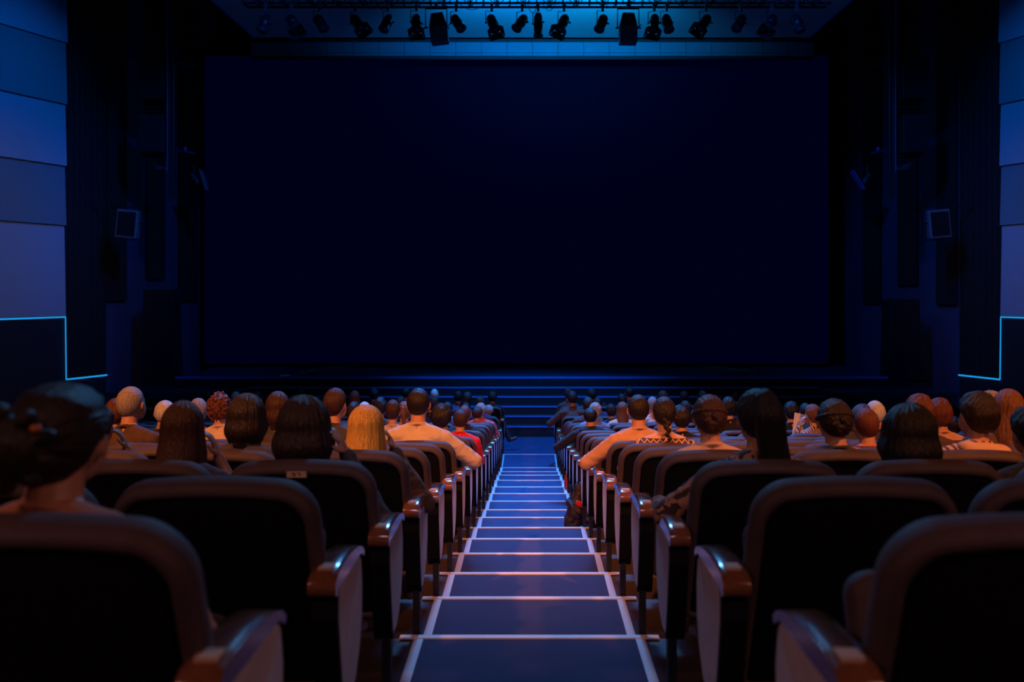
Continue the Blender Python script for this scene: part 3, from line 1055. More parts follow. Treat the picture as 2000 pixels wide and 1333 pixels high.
def chair_meshes():
    hw = 0.276
    L = 0.62
    out = rrect(-hw, hw, 0, L, 0.095, 0.05, crown=0.018, n=8)
    bm = bmesh.new()
    lv = [(0.036, 0.020), (0.034, 0.006), (0.024, 0.0), (0.012, 0.004), (0.004, 0.014), (0.0, 0.03), (0.0, 0.055), (0.006, 0.072), (0.022, 0.086), (0.05, 0.094), (0.12, 0.10)]
    pillow(bm, out, lv, back3d)
    back = mesh_of(bm, 'backrest', M_velvet, True)
    bm = bmesh.new()
    pillow(bm, out, [(0.030, 0.019), (0.034, 0.012), (0.050, 0.010), (0.2, 0.008)], back3d)
    shell = mesh_of(bm, 'back_shell', M_shell, True)
    # seat
    o2 = rrect(-0.205, 0.205, 0, 0.44, 0.05, 0.04, n=5)
    res = []
    for up in (False, True):
        bm = bmesh.new()
        pillow(bm, o2, [(0.03, 0.0), (0.006, 0.01), (0, 0.03), (0, 0.065), (0.012, 0.085), (0.05, 0.098), (0.14, 0.102)],
               lambda p, d: Vector((p[0], 0.15 + p[1], 0.355 + d)))
        if up:
            bmesh.ops.rotate(bm, verts=bm.verts, cent=(0, 0.17, 0.38), matrix=Matrix.Rotation(R(68), 3, 'X'))
        res.append(mesh_of(bm, 'seat', M_velvet, True))
    # side panel outline in y,z
    raw = [(-0.085, 0.705), (0.245, 0.705), (0.285, 0.68), (0.305, 0.60), (0.300, 0.50), (0.265, 0.42), (0.20, 0.35), (0.12, 0.315), (0.02, 0.315), (-0.02, 0.36), (-0.06, 0.50), (-0.09, 0.62)]
    cy, cz = 0.11, 0.52

    def o3(ins):
        return [(cy + (y - cy) * (1 - ins / 0.2), cz + (z - cz) * (1 - ins / 0.2)) for y, z in raw]
    bm = bmesh.new()
    pillow(bm, o3, [(0.03, -0.030), (0.012, -0.030), (0.003, -0.024), (0, -0.012), (0, 0.012), (0.003, 0.024), (0.012, 0.030), (0.03, 0.030)],
           lambda p, d: Vector((d, p[0], p[1])))
    panel = mesh_of(bm, 'side_panel', M_side)
    # black strip imitating shade on the unlit rear of the panel
    bm = bmesh.new()
    prof = [(-0.092, 0.70), (-0.096, 0.62), (-0.066, 0.50), (-0.026, 0.36), (0.0, 0.32)]
    for (y0, z0), (y1, z1) in zip(prof[:-1], prof[1:]):
        vs = [bm.verts.new(p) for p in ((-0.033, y0, z0), (0.033, y0, z0), (0.033, y1, z1), (-0.033, y1, z1))]
        ws = [bm.verts.new((v.co.x, v.co.y + 0.03, v.co.z)) for v in vs]
        bm.faces.new(vs)
        bm.faces.new(ws[::-1])
        for i in range(4):
            bm.faces.new((vs[i], ws[i], ws[(i + 1) % 4], vs[(i + 1) % 4]))
    edge = mesh_of(bm, 'rear_shade_strip', M_shell)
    # wooden arm pad: arched, rounded at both ends
    bm = bmesh.new()
    top = [(-0.118, 0.690), (-0.122, 0.712), (-0.112, 0.730), (-0.085, 0.742), (-0.02, 0.748), (0.06, 0.748), (0.14, 0.742), (0.21, 0.730), (0.265, 0.712), (0.292, 0.690)]
    bot = [(0.285, 0.675), (0.24, 0.700), (-0.09, 0.700), (-0.105, 0.682)]
    pts = top + bot
    rings = []
    for x, sc_ in ((-0.037, 0.985), (-0.034, 0.998), (-0.028, 1.0), (0.028, 1.0), (0.034, 0.998), (0.037, 0.985)):
        rings.append([bm.verts.new((x, y, 0.70 + (z - 0.70) * (sc_ if sc_ == 1.0 else (sc_ - 0.08)))) for y, z in pts])
    n = len(pts)
    for a, b in zip(rings[:-1], rings[1:]):
        for k in range(n):
            bm.faces.new((a[k], a[(k + 1) % n], b[(k + 1) % n], b[k]))
    bm.faces.new(rings[0][::-1])
    bm.faces.new(rings[-1])
    pad = mesh_of(bm, 'arm_pad', M_wood)
    for p in pad.polygons:
        p.use_smooth = abs(p.normal.x) < 0.5
    bm = bmesh.new()
    box(bm, (-0.016, -0.005, 0.0), (0.016, 0.045, 0.33))
    box(bm, (-0.022, -0.03, 0.0), (0.022, 0.14, 0.012))
    for yy in (-0.018, 0.11, 0.128):
        box(bm, (-0.006, yy - 0.006, 0.012), (0.006, yy + 0.006, 0.02))
    leg = mesh_of(bm, 'leg', M_steel)
    # number plates
    bm = bmesh.new()
    pl = []
    for p, d in (((-0.036, 0.600), -0.001), ((0.036, 0.600), -0.001), ((0.036, 0.622), 0.004), ((-0.036, 0.622), 0.004)):
        pl.append(bm.verts.new(back3d(p, d - 0.004)))
    pl2 = [bm.verts.new(v.co + Vector((0, 0.008, 0))) for v in pl]
    bm.faces.new(pl)
    bm.faces.new(pl2[::-1])
    for i in range(4):
        bm.faces.new((pl[i], pl2[i], pl2[(i + 1) % 4], pl[(i + 1) % 4]))
    plate = mesh_of(bm, 'number_plate', M_plate)
    bm = bmesh.new()
    box(bm, (-0.02, -0.075, 0.742), (0.02, -0.03, 0.7495))
    rowp = mesh_of(bm, 'row_plate', M_plate)
    return dict(back=back, shell=shell, seat=res[0], seat_up=res[1], panel=panel, edge=edge, pad=pad, leg=leg, plate=plate, rowp=rowp)


CM = chair_meshes()
ORD = ['first', 'second', 'third', 'fourth', 'fifth', 'sixth', 'seventh', 'eighth', 'ninth', 'tenth', 'eleventh', 'twelfth',
       'thirteenth', 'fourteenth', 'fifteenth', 'sixteenth', 'seventeenth', 'eighteenth', 'nineteenth', 'twentieth']
PITCH = 0.576
CX0 = {-1: 0.813, 1: 0.842}


def seat_x(s, col):
    return s * (CX0[s] + PITCH * (col - 1))


def row_word(r):
    """rows counted from whichever end is nearer to count"""
    if r <= 8:
        return '%s row from the camera' % ORD[r]
    return '%s row from the stage' % ORD[NROW - 1 - r]


def numerals(me_parent, num, x, z):
    pass


# digits as small stroked bars for the plates that can be read
SEG = {'0': 'abcdef', '1': 'bc', '2': 'abged', '3': 'abgcd', '4': 'fgbc', '5': 'afgcd', '6': 'afgedc', '7': 'abc', '8': 'abcdefg', '9': 'abcdfg'}


def digits_mesh(txt):
    bm = bmesh.new()
    hw, hh, t = 0.0045, 0.0065, 0.0016
    seg = {'a': (-hw, hh, hw, hh), 'g': (-hw, 0, hw, 0), 'd': (-hw, -hh, hw, -hh), 'f': (-hw, 0, -hw, hh), 'b': (hw, 0, hw, hh), 'e': (-hw, -hh, -hw, 0), 'c': (hw, -hh, hw, 0)}
    for i, ch in enumerate(txt):
        cx = (i - (len(txt) - 1) / 2) * 0.018
        for s_ in SEG[ch]:
            x0, z0, x1, z1 = seg[s_]
            lo = (cx + min(x0, x1) - t / 2, 0.611 + min(z0, z1) - t / 2)
            hi = (cx + max(x0, x1) + t / 2, 0.611 + max(z0, z1) + t / 2)
            vs = [bm.verts.new(back3d(p, 0.0015 - 0.0045 - 0.0015)) for p in ((lo[0], lo[1]), (hi[0], lo[1]), (hi[0], hi[1]), (lo[0], hi[1]))]
            ws = [bm.verts.new(v.co + Vector((0, 0.002, 0))) for v in vs]
            bm.faces.new(vs)
            bm.faces.new(ws[::-1])
            for q in range(4):
                bm.faces.new((vs[q], ws[q], ws[(q + 1) % 4], vs[(q + 1) % 4]))
    return mesh_of(bm, 'numerals', M_ink)


PLATED = {(-1, 2, 1): '57', (-1, 4, 4): '35', (1, 5, 1): '10'}


def chair(s, row, col, taken):
    x = seat_x(s, col)
    t = empty('auditorium_chair', (x, NOS[row] + 0.035, NZ[row + 1]))
    sd = 'left' if s < 0 else 'right'
    where = 'beside the aisle' if col == 1 else '%s seat from the aisle' % ORD[col - 1]
    where = 'aisle seat' if col == 1 else '%s seat in' % ORD[col - 1]
    tag(t, '%s grey theatre chair left of aisle, %s, %s'.replace('left', sd) % ('occupied' if taken else 'empty', row_word(row).replace('from the', 'from'), where),
        'chair', 'theatre chairs %s of the aisle' % sd)
    b = link('backrest', CM['back'], t)
    link('back_shell', CM['shell'], b)
    if (s, row, col) in PLATED:
        p = link('number_plate', CM['plate'], b)
        link('numerals', digits_mesh(PLATED[(s, row, col)]), b)
    link('seat', CM['seat' if taken else 'seat_up'], t)
    ax = -s * (CX0[s] - 0.528)
    near = (col <= 2)
    o = link('side_panel', CM['panel'], t, loc=(ax, 0, 0))
    if near:
        link('rear_shade_strip', CM['edge'], o)
        link('leg', CM['leg'], t, loc=(ax - s * 0.010, 0, 0))
    o = link('arm_pad', CM['pad'], t, loc=(ax, 0, 0))
    if near and row < 9 and col == 1:
        link('row_plate', CM['rowp'], o)
    return t


# ------------------------------------------------------------------ people
HC = Vector((0, -0.045, 0.735))     # centre of the cranium in the figure's own frame (origin on the seat)
HR = (0.077, 0.097, 0.103)


def hand(bm, wrist, d, nrm, curl=0.6, side=1):
    """palm and five fingers. d = direction of the hand, nrm = out of the back of the hand"""
    d = Vector(d).normalized()
    n = (Vector(nrm) - d * Vector(nrm).dot(d)).normalized()
    t = d.cross(n).normalized() * side
    wr = Vector(wrist)
    q = Matrix((t, d, n)).transposed()
    ell(bm, wr + d * 0.045, (0.038, 0.050, 0.015), q, sub=2)
    for i, (off, ln) in enumerate(((-0.029, 0.060), (-0.010, 0.074), (0.010, 0.080), (0.029, 0.070))):
        p0 = wr + d * 0.082 + t * off
        d1 = (d - n * curl * 0.5 + t * off * 1.5).normalized()
        p1 = p0 + d1 * ln * 0.5
        d2 = (d - n * curl * 1.6).normalized()
        p2 = p1 + d2 * ln * 0.5
        cap2(bm, p0, 0.0092, p1, 0.0086, 8)
        cap2(bm, p1, 0.0086, p2, 0.0074, 8)
    p0 = wr + d * 0.025 + t * 0.030
    p1 = p0 + (d * 0.7 + t * 0.8 - n * 0.3).normalized() * 0.036
    p2 = p1 + (d * 1.0 + t * 0.2 - n * 0.3).normalized() * 0.030
    cap2(bm, p0, 0.013, p1, 0.0105, 8)
    cap2(bm, p1, 0.0105, p2, 0.0085, 8)


# pose: per side (s=-1 left, +1 right) shoulder, elbow, wrist, hand direction, back-of-hand normal
def arm(kind, s):
    sh = (s * 0.180, -0.085, 0.485)
    if kind == 'lap':
        return sh, (s * 0.235, 0.03, 0.235), (s * 0.11, 0.24, 0.165), (-s * 0.5, 0.8, -0.2), (0, 0.1, 1), 0.6
    if kind == 'rest':
        return sh, (s * 0.265, 0.00, 0.275), (s * 0.275, 0.23, 0.290), (0, 1, -0.1), (0, 0, 1), 0.5
    if kind == 'cheek':
        return sh, (s * 0.300, 0.02, 0.270), (s * 0.118, 0.065, 0.575), (-s * 0.25, -0.12, 0.95), (s * 0.9, 0.3, 0.1), 0.7
    if kind == 'hair':
        return sh, (s * 0.315, -0.02, 0.300), (s * 0.165, 0.02, 0.600), (-s * 0.3, -0.35, 0.9), (s, 0.0, 0.1), 0.8
    if kind == 'wide':      # elbow pushed far out along the armrest
        return sh, (s * 0.395, 0.00, 0.305), (s * 0.375, 0.25, 0.300), (-s * 0.3, 1, 0), (0, 0, 1), 0.5


def build_pose(left, right, legs='down'):
    arms = {-1: arm(left, -1), 1: arm(right, 1)}
    if legs == 'down':
        lg = {s: ((s * 0.09, -0.02, 0.085), (s * 0.115, 0.40, 0.085), (s * 0.12, 0.40, -0.36), (s * 0.13, 0.54, -0.41)) for s in (-1, 1)}
    else:           # right leg crossed over, foot out to the side
        lg = {-1: ((-0.09, -0.02, 0.085), (-0.05, 0.40, 0.085), (-0.02, 0.40, -0.36), (0.0, 0.54, -0.41)),
              1: ((0.09, -0.02, 0.095), (0.20, 0.38, 0.17), (0.37, 0.40, -0.25), (0.50, 0.43, -0.22))}
    out = {}
    # --- body
    bm = bmesh.new()
    ell(bm, (0, 0.0, 0.11), (0.165, 0.125, 0.11))
    ell(bm, (0, -0.035, 0.24), (0.145, 0.105, 0.15))
    ell(bm, (0, -0.085, 0.40), (0.165, 0.112, 0.15))
    cap2(bm, (-0.13, -0.09, 0.495), 0.062, (0.13, -0.09, 0.495), 0.062)
    for s in (-1, 1):
        cap2(bm, (s * 0.12, -0.09, 0.515), 0.045, (s * 0.02, -0.085, 0.575), 0.042)
    cap2(bm, (0, -0.085, 0.53), 0.058, (0, -0.055, 0.66), 0.052)
    ell(bm, HC, HR)
    ell(bm, (0, 0.010, 0.685), (0.060, 0.062, 0.072))
    ell(bm, (0, 0.045, 0.640), (0.030, 0.024, 0.022), sub=2)
    cap2(bm, (0, 0.058, 0.725), 0.009, (0, 0.080, 0.697), 0.0135, 10)
    cap2(bm, (-0.034, 0.040, 0.748), 0.012, (0.034, 0.040, 0.748), 0.012, 10)
    ell(bm, (0, 0.064, 0.664), (0.022, 0.010, 0.009), sub=2)
    for s in (-1, 1):
        ell(bm, (s * 0.032, 0.048, 0.728), (0.012, 0.010, 0.009), sub=2)
        ell(bm, (s * 0.079, -0.030, 0.712), (0.011, 0.019, 0.031), Matrix.Rotation(R(14) * s, 3, 'Z'), sub=2)
        sh, el, wr, hd_, nr, cu = arms[s]
        cap2(bm, sh, 0.052, el, 0.038)
        cap2(bm, el, 0.038, wr, 0.026)
        hand(bm, wr, hd_, nr, cu, -s)
        hp, kn, an, tt = lg[s]
        cap2(bm, hp, 0.088, kn, 0.058)
        cap2(bm, kn, 0.056, an, 0.038)
        cap2(bm, an, 0.036, tt, 0.030)
    me = remesh(bm, 0.0062, 4, 'person')
    me.materials.append(SKIN)
    me.materials.append(M_eye)
    me.materials.append(M_lip)
    for p in me.polygons:
        c = p.center
        if c.y > 0.05 and 0.72 < c.z < 0.735 and 0.022 < abs(c.x) < 0.042:
            p.material_index = 1
        elif c.y > 0.064 and 0.656 < c.z < 0.672 and abs(c.x) < 0.023:
            p.material_index = 2
    out['body'] = me
    # --- shirts
    for sl in ('long', 'short'):
        g = 0.013
        bm = bmesh.new()
        ell(bm, (0, 0.0, 0.13), (0.172 + g, 0.128 + g, 0.10))
        ell(bm, (0, -0.035, 0.24), (0.152 + g, 0.108 + g, 0.16))
        ell(bm, (0, -0.085, 0.40), (0.168 + g, 0.112 + g, 0.155))
        cap2(bm, (-0.13, -0.09, 0.495), 0.062 + g, (0.13, -0.09, 0.495), 0.062 + g)
        for s in (-1, 1):
            cap2(bm, (s * 0.12, -0.09, 0.515), 0.045 + g, (s * 0.035, -0.088, 0.555), 0.040 + g)
            sh, el, wr, hd_, nr, cu = arms[s]
            sh, el, wr = Vector(sh), Vector(el), Vector(wr)
            if sl == 'long':
                cap2(bm, sh, 0.054 + g, el, 0.044 + g)
                cap2(bm, el, 0.044 + g, el.lerp(wr, 0.93), 0.034)
                cap2(bm, el.lerp(wr, 0.90), 0.036, el.lerp(wr, 0.95), 0.036)
            else:
                cap2(bm, sh, 0.054 + g, sh.lerp(el, 0.5), 0.052 + g)
        # collar
        n = 14
        pts = [(0.066 * math.cos(2 * math.pi * k / n), -0.075 + 0.068 * math.sin(2 * math.pi * k / n), 0.583 - 0.02 * math.sin(2 * math.pi * k / n)) for k in range(n + 1)]
        tube(bm, pts, 0.011, 6, cap=False)
        me = remesh(bm, 0.0095, 5, 'shirt_' + sl)
        for v in me.vertices:
            c = v.co
            nn = noise.noise(Vector((c.x * 9, c.y * 9, c.z * 26))) + 0.5 * noise.noise(Vector((c.x * 30, c.y * 30, c.z * 50 + 9)))
            v.co = c + v.normal * (0.0055 * nn)
        out[sl] = me
    # --- trousers
    bm = bmesh.new()
    g = 0.012
    ell(bm, (0, 0.005, 0.105), (0.168 + g, 0.130 + g, 0.105))
    for s in (-1, 1):
        hp, kn, an, tt = lg[s]
        cap2(bm, hp, 0.089 + g, kn, 0.062 + g)
        cap2(bm, kn, 0.060 + g, an, 0.050)
    out['trousers'] = remesh(bm, 0.012, 4, 'trousers')
    # --- shoes
    sh_ = []
    for s in (-1, 1):
        hp, kn, an, tt = lg[s]
        an, tt = Vector(an), Vector(tt)
        bm = bmesh.new()
        d = (tt - an).normalized()
        cap2(bm, an - Vector((0, 0, 0.01)), 0.043, tt + d * 0.03, 0.038)
        cap2(bm, an + Vector((0, 0, 0.02)), 0.045, an - Vector((0, 0, 0.045)) * (1 if legs == 'down' or s < 0 else 0.3), 0.036)
        sh_.append(remesh(bm, 0.010, 3, 'shoe'))
    out['shoes'] = sh_
    return out


def thr(az):
    a = abs(az)
    tab = ((0, -52), (45, -50), (70, -34), (88, -8), (112, 8), (140, 30), (180, 36))
    for (a0, t0), (a1, t1) in zip(tab[:-1], tab[1:]):
        if a <= a1:
            return t0 + (t1 - t0) * (a - a0) / (a1 - a0)
    return 36


def ell_r(d, R_=HR):
    return 1.0 / math.sqrt((d.x / R_[0]) ** 2 + (d.y / R_[1]) ** 2 + (d.z / R_[2]) ** 2)


def cap_grid(bm, pole, thick, amp, freq, seed, nphi=128, ns=30, low=0.0, edge=0.25, wobble=0.0):
    pole = Vector(pole).normalized()
    a = Vector((1, 0, 0)) if abs(pole.x) < 0.9 else Vector((0, 1, 0))
    u = (a - pole * a.dot(pole)).normalized()
    v = pole.cross(u)
    rows = []
    for i in range(nphi):
        phi = 2 * math.pi * i / nphi
        t = u * math.cos(phi) + v * math.sin(phi)
        amax = 0.2
        while amax < 2.9:
            d = pole * math.cos(amax) + t * math.sin(amax)
            az = math.degrees(math.atan2(d.x, -d.y))
            el = math.degrees(math.asin(max(-1, min(1, d.z))))
            if el < thr(az) + low:
                break
            amax += 0.03
        row = []
        for k in range(ns + 1):
            f = k / ns
            an = 0.02 + (amax - 0.02) * f
            d = pole * math.cos(an) + t * math.sin(an)
            g = noise.noise(Vector((math.cos(phi) * freq, math.sin(phi) * freq, f * 1.2 + seed)))
            g += 0.6 * noise.noise(Vector((math.cos(phi) * freq * 3, math.sin(phi) * freq * 3, f * 2.0 + seed + 5)))
            g2 = noise.noise(Vector((d.x * 2.2, d.y * 2.2, d.z * 2.2 + seed)))
            env = min(1.0, math.sin(min(1.0, f * 6) * math.pi / 2) + 0.1)
            tk = thick * (1 - (1 - edge) * max(0, (f - 0.75) / 0.25) ** 1.5)
            r = ell_r(d) + tk + amp * g * env + wobble * g2
            row.append(bm.verts.new(HC + d * r))
        dl = pole * math.cos(amax + 0.02) + t * math.sin(amax + 0.02)
        row.append(bm.verts.new(HC + dl * ell_r(dl) * 0.90))
        rows.append(row)
    for i in range(nphi):
        a_, b_ = rows[i], rows[(i + 1) % nphi]
        for k in range(ns + 1):
            bm.faces.new((a_[k], a_[k + 1], b_[k + 1], b_[k]))
    bm.faces.new([r[0] for r in rows])


def curtain(bm, zend, thick, amp, freq, seed, spread=1.0, frontal=104, nphi=144, ns=46, backout=0.0, taper=0.85):
    """hair falling from the crown: over the skull, then straight down to zend"""
    rows = []
    for i in range(nphi + 1):
        az = -frontal + 2 * frontal * i / nphi
        a = math.radians(az)
        h = Vector((math.sin(a), -math.cos(a), 0))
        row = []
        ze = zend + 0.020 * noise.noise(Vector((az * 0.12, seed, 0))) + 0.03 * (abs(az) / frontal) ** 3
        eq = 0.50
        for k in range(ns + 1):
            f = k / ns
            g = noise.noise(Vector((az * freq * 0.05, f * 1.0, seed)))
            g += 0.6 * noise.noise(Vector((az * freq * 0.16, f * 1.6, seed + 4)))
            if f < eq:
                el = math.pi / 2 * (1 - f / eq)
                d = h * math.cos(el) + Vector((0, 0, math.sin(el)))
                r = ell_r(d) + thick + amp * g * min(1, f * 8)
                p = HC + d * r
            else:
                q = (f - eq) / (1 - eq)
                r0 = ell_r(h) + thick
                prof = 1.0 + (spread - 1.0) * math.sin(math.pi * min(1, q * 1.1)) ** 2 - (1 - taper) * max(0, q - 0.6) / 0.4
                r = r0 * prof + amp * g
                p = HC + h * r
                p.z = HC.z + (ze - HC.z) * q
                p.y -= backout * q * q * (1.6 - 0.6 * q) * max(0, math.cos(a))
            row.append(bm.verts.new(p))
        rows.append(row)
    for i in range(nphi):
        for k in range(ns):
            bm.faces.new((rows[i][k], rows[i][k + 1], rows[i + 1][k + 1], rows[i + 1][k]))
    # inner skin so that the curtain has depth
    inn = []
    for row in rows:
        r2 = []
        for v in row:
            c = v.co
            ax = Vector((HC.x, HC.y, c.z))
            r2.append(bm.verts.new(ax + (c - ax) * 0.80 - Vector((0, 0, 0.004 if c.z > HC.z + 0.05 else 0))))
        inn.append(r2)
    for i in range(nphi):
        for k in range(ns):
            bm.faces.new((inn[i][k], inn[i + 1][k], inn[i + 1][k + 1], inn[i][k + 1]))
    for i in range(nphi):
        bm.faces.new((rows[i][ns], inn[i][ns], inn[i + 1][ns], rows[i + 1][ns]))
    for i in (0, nphi):
        for k in range(ns):
            bm.faces.new((rows[i][k], rows[i][k + 1], inn[i][k + 1], inn[i][k]))


def lock(bm, pts, r, amp=0.15, n=20, seed=0, flat=1.0):
    """a hank of hair along pts with grooves running down it"""
    pts = [Vector(p) for p in pts]
    # resample
    P = []
    for i in range(len(pts) - 1):
        for k in range(5):
            P.append((pts[i].lerp(pts[i + 1], k / 5), r[i] + (r[i + 1] - r[i]) * k / 5))
    P.append((pts[-1], r[-1]))
    rings = []
    for i, (p, rr) in enumerate(P):
        a, b = P[max(0, i - 1)][0], P[min(len(P) - 1, i + 1)][0]
        d = (b - a).normalized()
        s = Vector((1, 0, 0))
        s = (s - d * s.dot(d)).normalized()
        t = s.cross(d)
        ring = []
        for k in range(n):
            th = 2 * math.pi * k / n
            g = 1 + amp * noise.noise(Vector((math.cos(th) * 3, math.sin(th) * 3, i * 0.08 + seed)))
            ring.append(bm.verts.new(p + s * math.cos(th) * rr * g + t * math.sin(th) * rr * g * flat))
        rings.append(ring)
    for a, b in zip(rings[:-1], rings[1:]):
        for k in range(n):
            bm.faces.new((a[k], a[(k + 1) % n], b[(k + 1) % n], b[k]))
    bm.faces.new(rings[0][::-1])
    bm.faces.new(rings[-1])


def braid(bm, pts, r, n=9):
    pts = [Vector(p) for p in pts]
    tot = len(pts) - 1
    for k in range(n):
        f = k / (n - 1) * tot
        i = min(int(f), tot - 1)
        p = pts[i].lerp(pts[i + 1], f - i)
        rr = r * (1 - 0.45 * k / n)
        s = 1 if k % 2 else -1
        ell(bm, p + Vector((s * rr * 0.45, 0, 0)), (rr * 0.95, rr * 0.8, rr * 1.15), Matrix.Rotation(R(28) * s, 3, 'Y'), sub=2)
    cap2(bm, pts[-1], r * 0.35, pts[-1] - Vector((0, 0, 0.05)), r * 0.5, 8)


def hair_style(kind):
    bm = bmesh.new()
    ex = bmesh.new()
    if kind == 'buzz':
        cap_grid(bm, (0, -0.3, 1), 0.006, 0.0007, 30, 1, 96, 24, edge=0.5, low=3)
    elif kind == 'bald':
        cap_grid(bm, (0, -0.3, 1), 0.0015, 0.0006, 20, 2, 64, 20, edge=0.8, low=8)
    elif kind == 'short':
        cap_grid(bm, (0.15, -0.35, 1), 0.014, 0.0030, 7, 3, edge=0.2)
    elif kind == 'full':
        cap_grid(bm, (0.1, -0.3, 1), 0.024, 0.0045, 6, 4, edge=0.3, low=-4, wobble=0.008)
    elif kind == 'curly':
        cap_grid(bm, (0, -0.2, 1), 0.018, 0.003, 6, 5, 96, 24, edge=0.6, low=-6)
        rnd = random.Random(5)
        for k in range(260):
            z = rnd.uniform(-0.75, 1)
            a = rnd.uniform(0, 2 * math.pi)
            q = math.sqrt(max(0, 1 - z * z))
            d = Vector((q * math.sin(a), -q * math.cos(a), z))
            az = math.degrees(math.atan2(d.x, -d.y))
            if math.degrees(math.asin(d.z)) < thr(az) - 6:
                continue
            rr = rnd.uniform(0.010, 0.017)
            ell(ex, HC + d * (ell_r(d) + 0.020 + rnd.uniform(-0.004, 0.008)), (rr, rr, rr * 1.2), sub=1)
    elif kind == 'bob':
        curtain(bm, 0.575, 0.020, 0.0045, 1.0, 6, spread=1.10, taper=0.82)
    elif kind == 'bushy':
        curtain(bm, 0.535, 0.036, 0.008, 0.8, 7, spread=1.16, taper=0.95)
    elif kind == 'long':
        curtain(bm, 0.40, 0.018, 0.0045, 1.0, 8, spread=1.12, backout=0.085, taper=1.0)
    elif kind == 'pony':
        cap_grid(bm, (0, -1, 0.55), 0.012, 0.0028, 10, 9, edge=0.2)
        p = Vector((0, -1, 0.55)).normalized()
        b = HC + p * (ell_r(p) + 0.01)
        cap2(ex, b - p * 0.015, 0.016, b + p * 0.02, 0.014, 10)
        lock(bm, [b, b + Vector((0, -0.035, -0.005)), b + Vector((0.005, -0.05, -0.06)), b + Vector((0.01, -0.035, -0.15)), b + Vector((0.0, -0.03, -0.24))],
             [0.016, 0.026, 0.032, 0.026, 0.008], 0.25, seed=2)
    elif kind == 'thickpony':
        cap_grid(bm, (0, -0.75, 1), 0.020, 0.0035, 9, 10, edge=0.3, low=-2)
        p = Vector((0, -0.75, 1)).normalized()
        b = HC + p * (ell_r(p) + 0.014)
        cap2(ex, b - p * 0.02, 0.022, b + p * 0.016, 0.02, 12)
        lock(bm, [b, b + Vector((0, -0.04, 0)), b + Vector((0.005, -0.075, -0.06)), b + Vector((0.02, -0.075, -0.19)), b + Vector((0.05, -0.085, -0.32)), b + Vector((0.075, -0.095, -0.43))],
             [0.022, 0.045, 0.064, 0.060, 0.054, 0.02], 0.2, n=28, seed=4)
    elif kind == 'braid':
        cap_grid(bm, (0, -1, 0.0), 0.011, 0.0026, 10, 11, edge=0.2)
        b = HC + Vector((0.0, -0.102, -0.045))
        braid(ex, [b, b + Vector((0.004, -0.04, -0.055)), b + Vector((0.012, -0.055, -0.13)), b + Vector((0.022, -0.06, -0.20))], 0.023)
    elif kind == 'updo':
        cap_grid(bm, (0, -1, -0.1), 0.016, 0.0032, 9, 12, edge=0.25)
        rnd = random.Random(8)
        for k in range(15):        # a plait wound round the head
            a = R(-100 + 200 * k / 14)
            d = Vector((math.sin(a), -math.cos(a) * 0.9, 0.10 + 0.35 * math.cos(a))).normalized()
            ell(ex, HC + d * (ell_r(d) + 0.010), (0.018, 0.014, 0.015), Matrix.Rotation(a, 3, 'Z'), sub=2)
        for k in range(11):
            a = rnd.uniform(0, 6.28)
            q = rnd.uniform(0, 0.045)
            ell(ex, HC + Vector((math.cos(a) * q, -0.115, -0.03 + math.sin(a) * q)), (0.024, 0.020, 0.019), Matrix.Rotation(a, 3, 'Y'), sub=2)
    elif kind == 'bun':
        cap_grid(bm, (0, -1, 0.0), 0.020, 0.0035, 9, 13, edge=0.25, wobble=0.006)
        c = HC + Vector((-0.02, -0.150, -0.005))
        for k in range(34):
            a = k * 0.62
            q = 0.020 + 0.0018 * k
            ell(ex, c + Vector((math.cos(a) * q, 0.018 * math.sin(k * 1.3) * 0.5, math.sin(a) * q)), (0.026, 0.024, 0.018), Matrix.Rotation(-a, 3, 'Y'), sub=2)
        ell(ex, c, (0.075, 0.045, 0.075))
    if len(ex.verts):
        m2 = remesh(ex, 0.0048, 2, 'locks')
        bm.from_mesh(m2)
    else:
        ex.free()
    me = bpy.data.meshes.new('hair_' + kind)
    bmesh.ops.recalc_face_normals(bm, faces=bm.faces[:])
    bm.to_mesh(me)
    bm.free()
    for p in me.polygons:
        p.use_smooth = True
    return me


POSES = {}
HAIRM = {}
POSEDEF = {'lap': ('lap', 'lap'), 'rest': ('rest', 'rest'), 'cheekR': ('lap', 'cheek'), 'cheekL': ('cheek', 'lap'),
           'hairR': ('lap', 'hair'), 'wideL': ('wide', 'lap'), 'wideR': ('lap', 'wide'), 'cross': ('lap', 'lap', 'cross')}


def objmat(o, m, slot=0):
    while len(o.data.materials) <= slot:
        o.data.materials.append(None)
    o.material_slots[slot].link = 'OBJECT'
    o.material_slots[slot].material = m


HWID = {'buzz': 0.178, 'bald': 0.17, 'short': 0.19, 'full': 0.205, 'curly': 0.215, 'bob': 0.215, 'bushy': 0.255, 'long': 0.21, 'pony': 0.185,
        'thickpony': 0.20, 'braid': 0.185, 'updo': 0.20, 'bun': 0.20}
HTOP = {'buzz': 0.006, 'bald': 0.002, 'short': 0.014, 'full': 0.024, 'curly': 0.034, 'bob': 0.02, 'bushy': 0.036, 'long': 0.018, 'pony': 0.012,
        'thickpony': 0.03, 'braid': 0.011, 'updo': 0.016, 'bun': 0.02}
SWORD = {'buzz': 'cropped {} hair', 'bald': 'balding {} head', 'short': 'short {} hair', 'full': 'full {} hair', 'curly': 'curly {} hair',
         'bob': 'bobbed {} hair', 'bushy': 'bushy {} hair', 'long': 'long {} hair', 'pony': '{} ponytail', 'thickpony': 'thick {} ponytail',
         'braid': '{} braid', 'updo': 'pinned-up {} hair', 'bun': '{} bun'}
TAKEN = {}


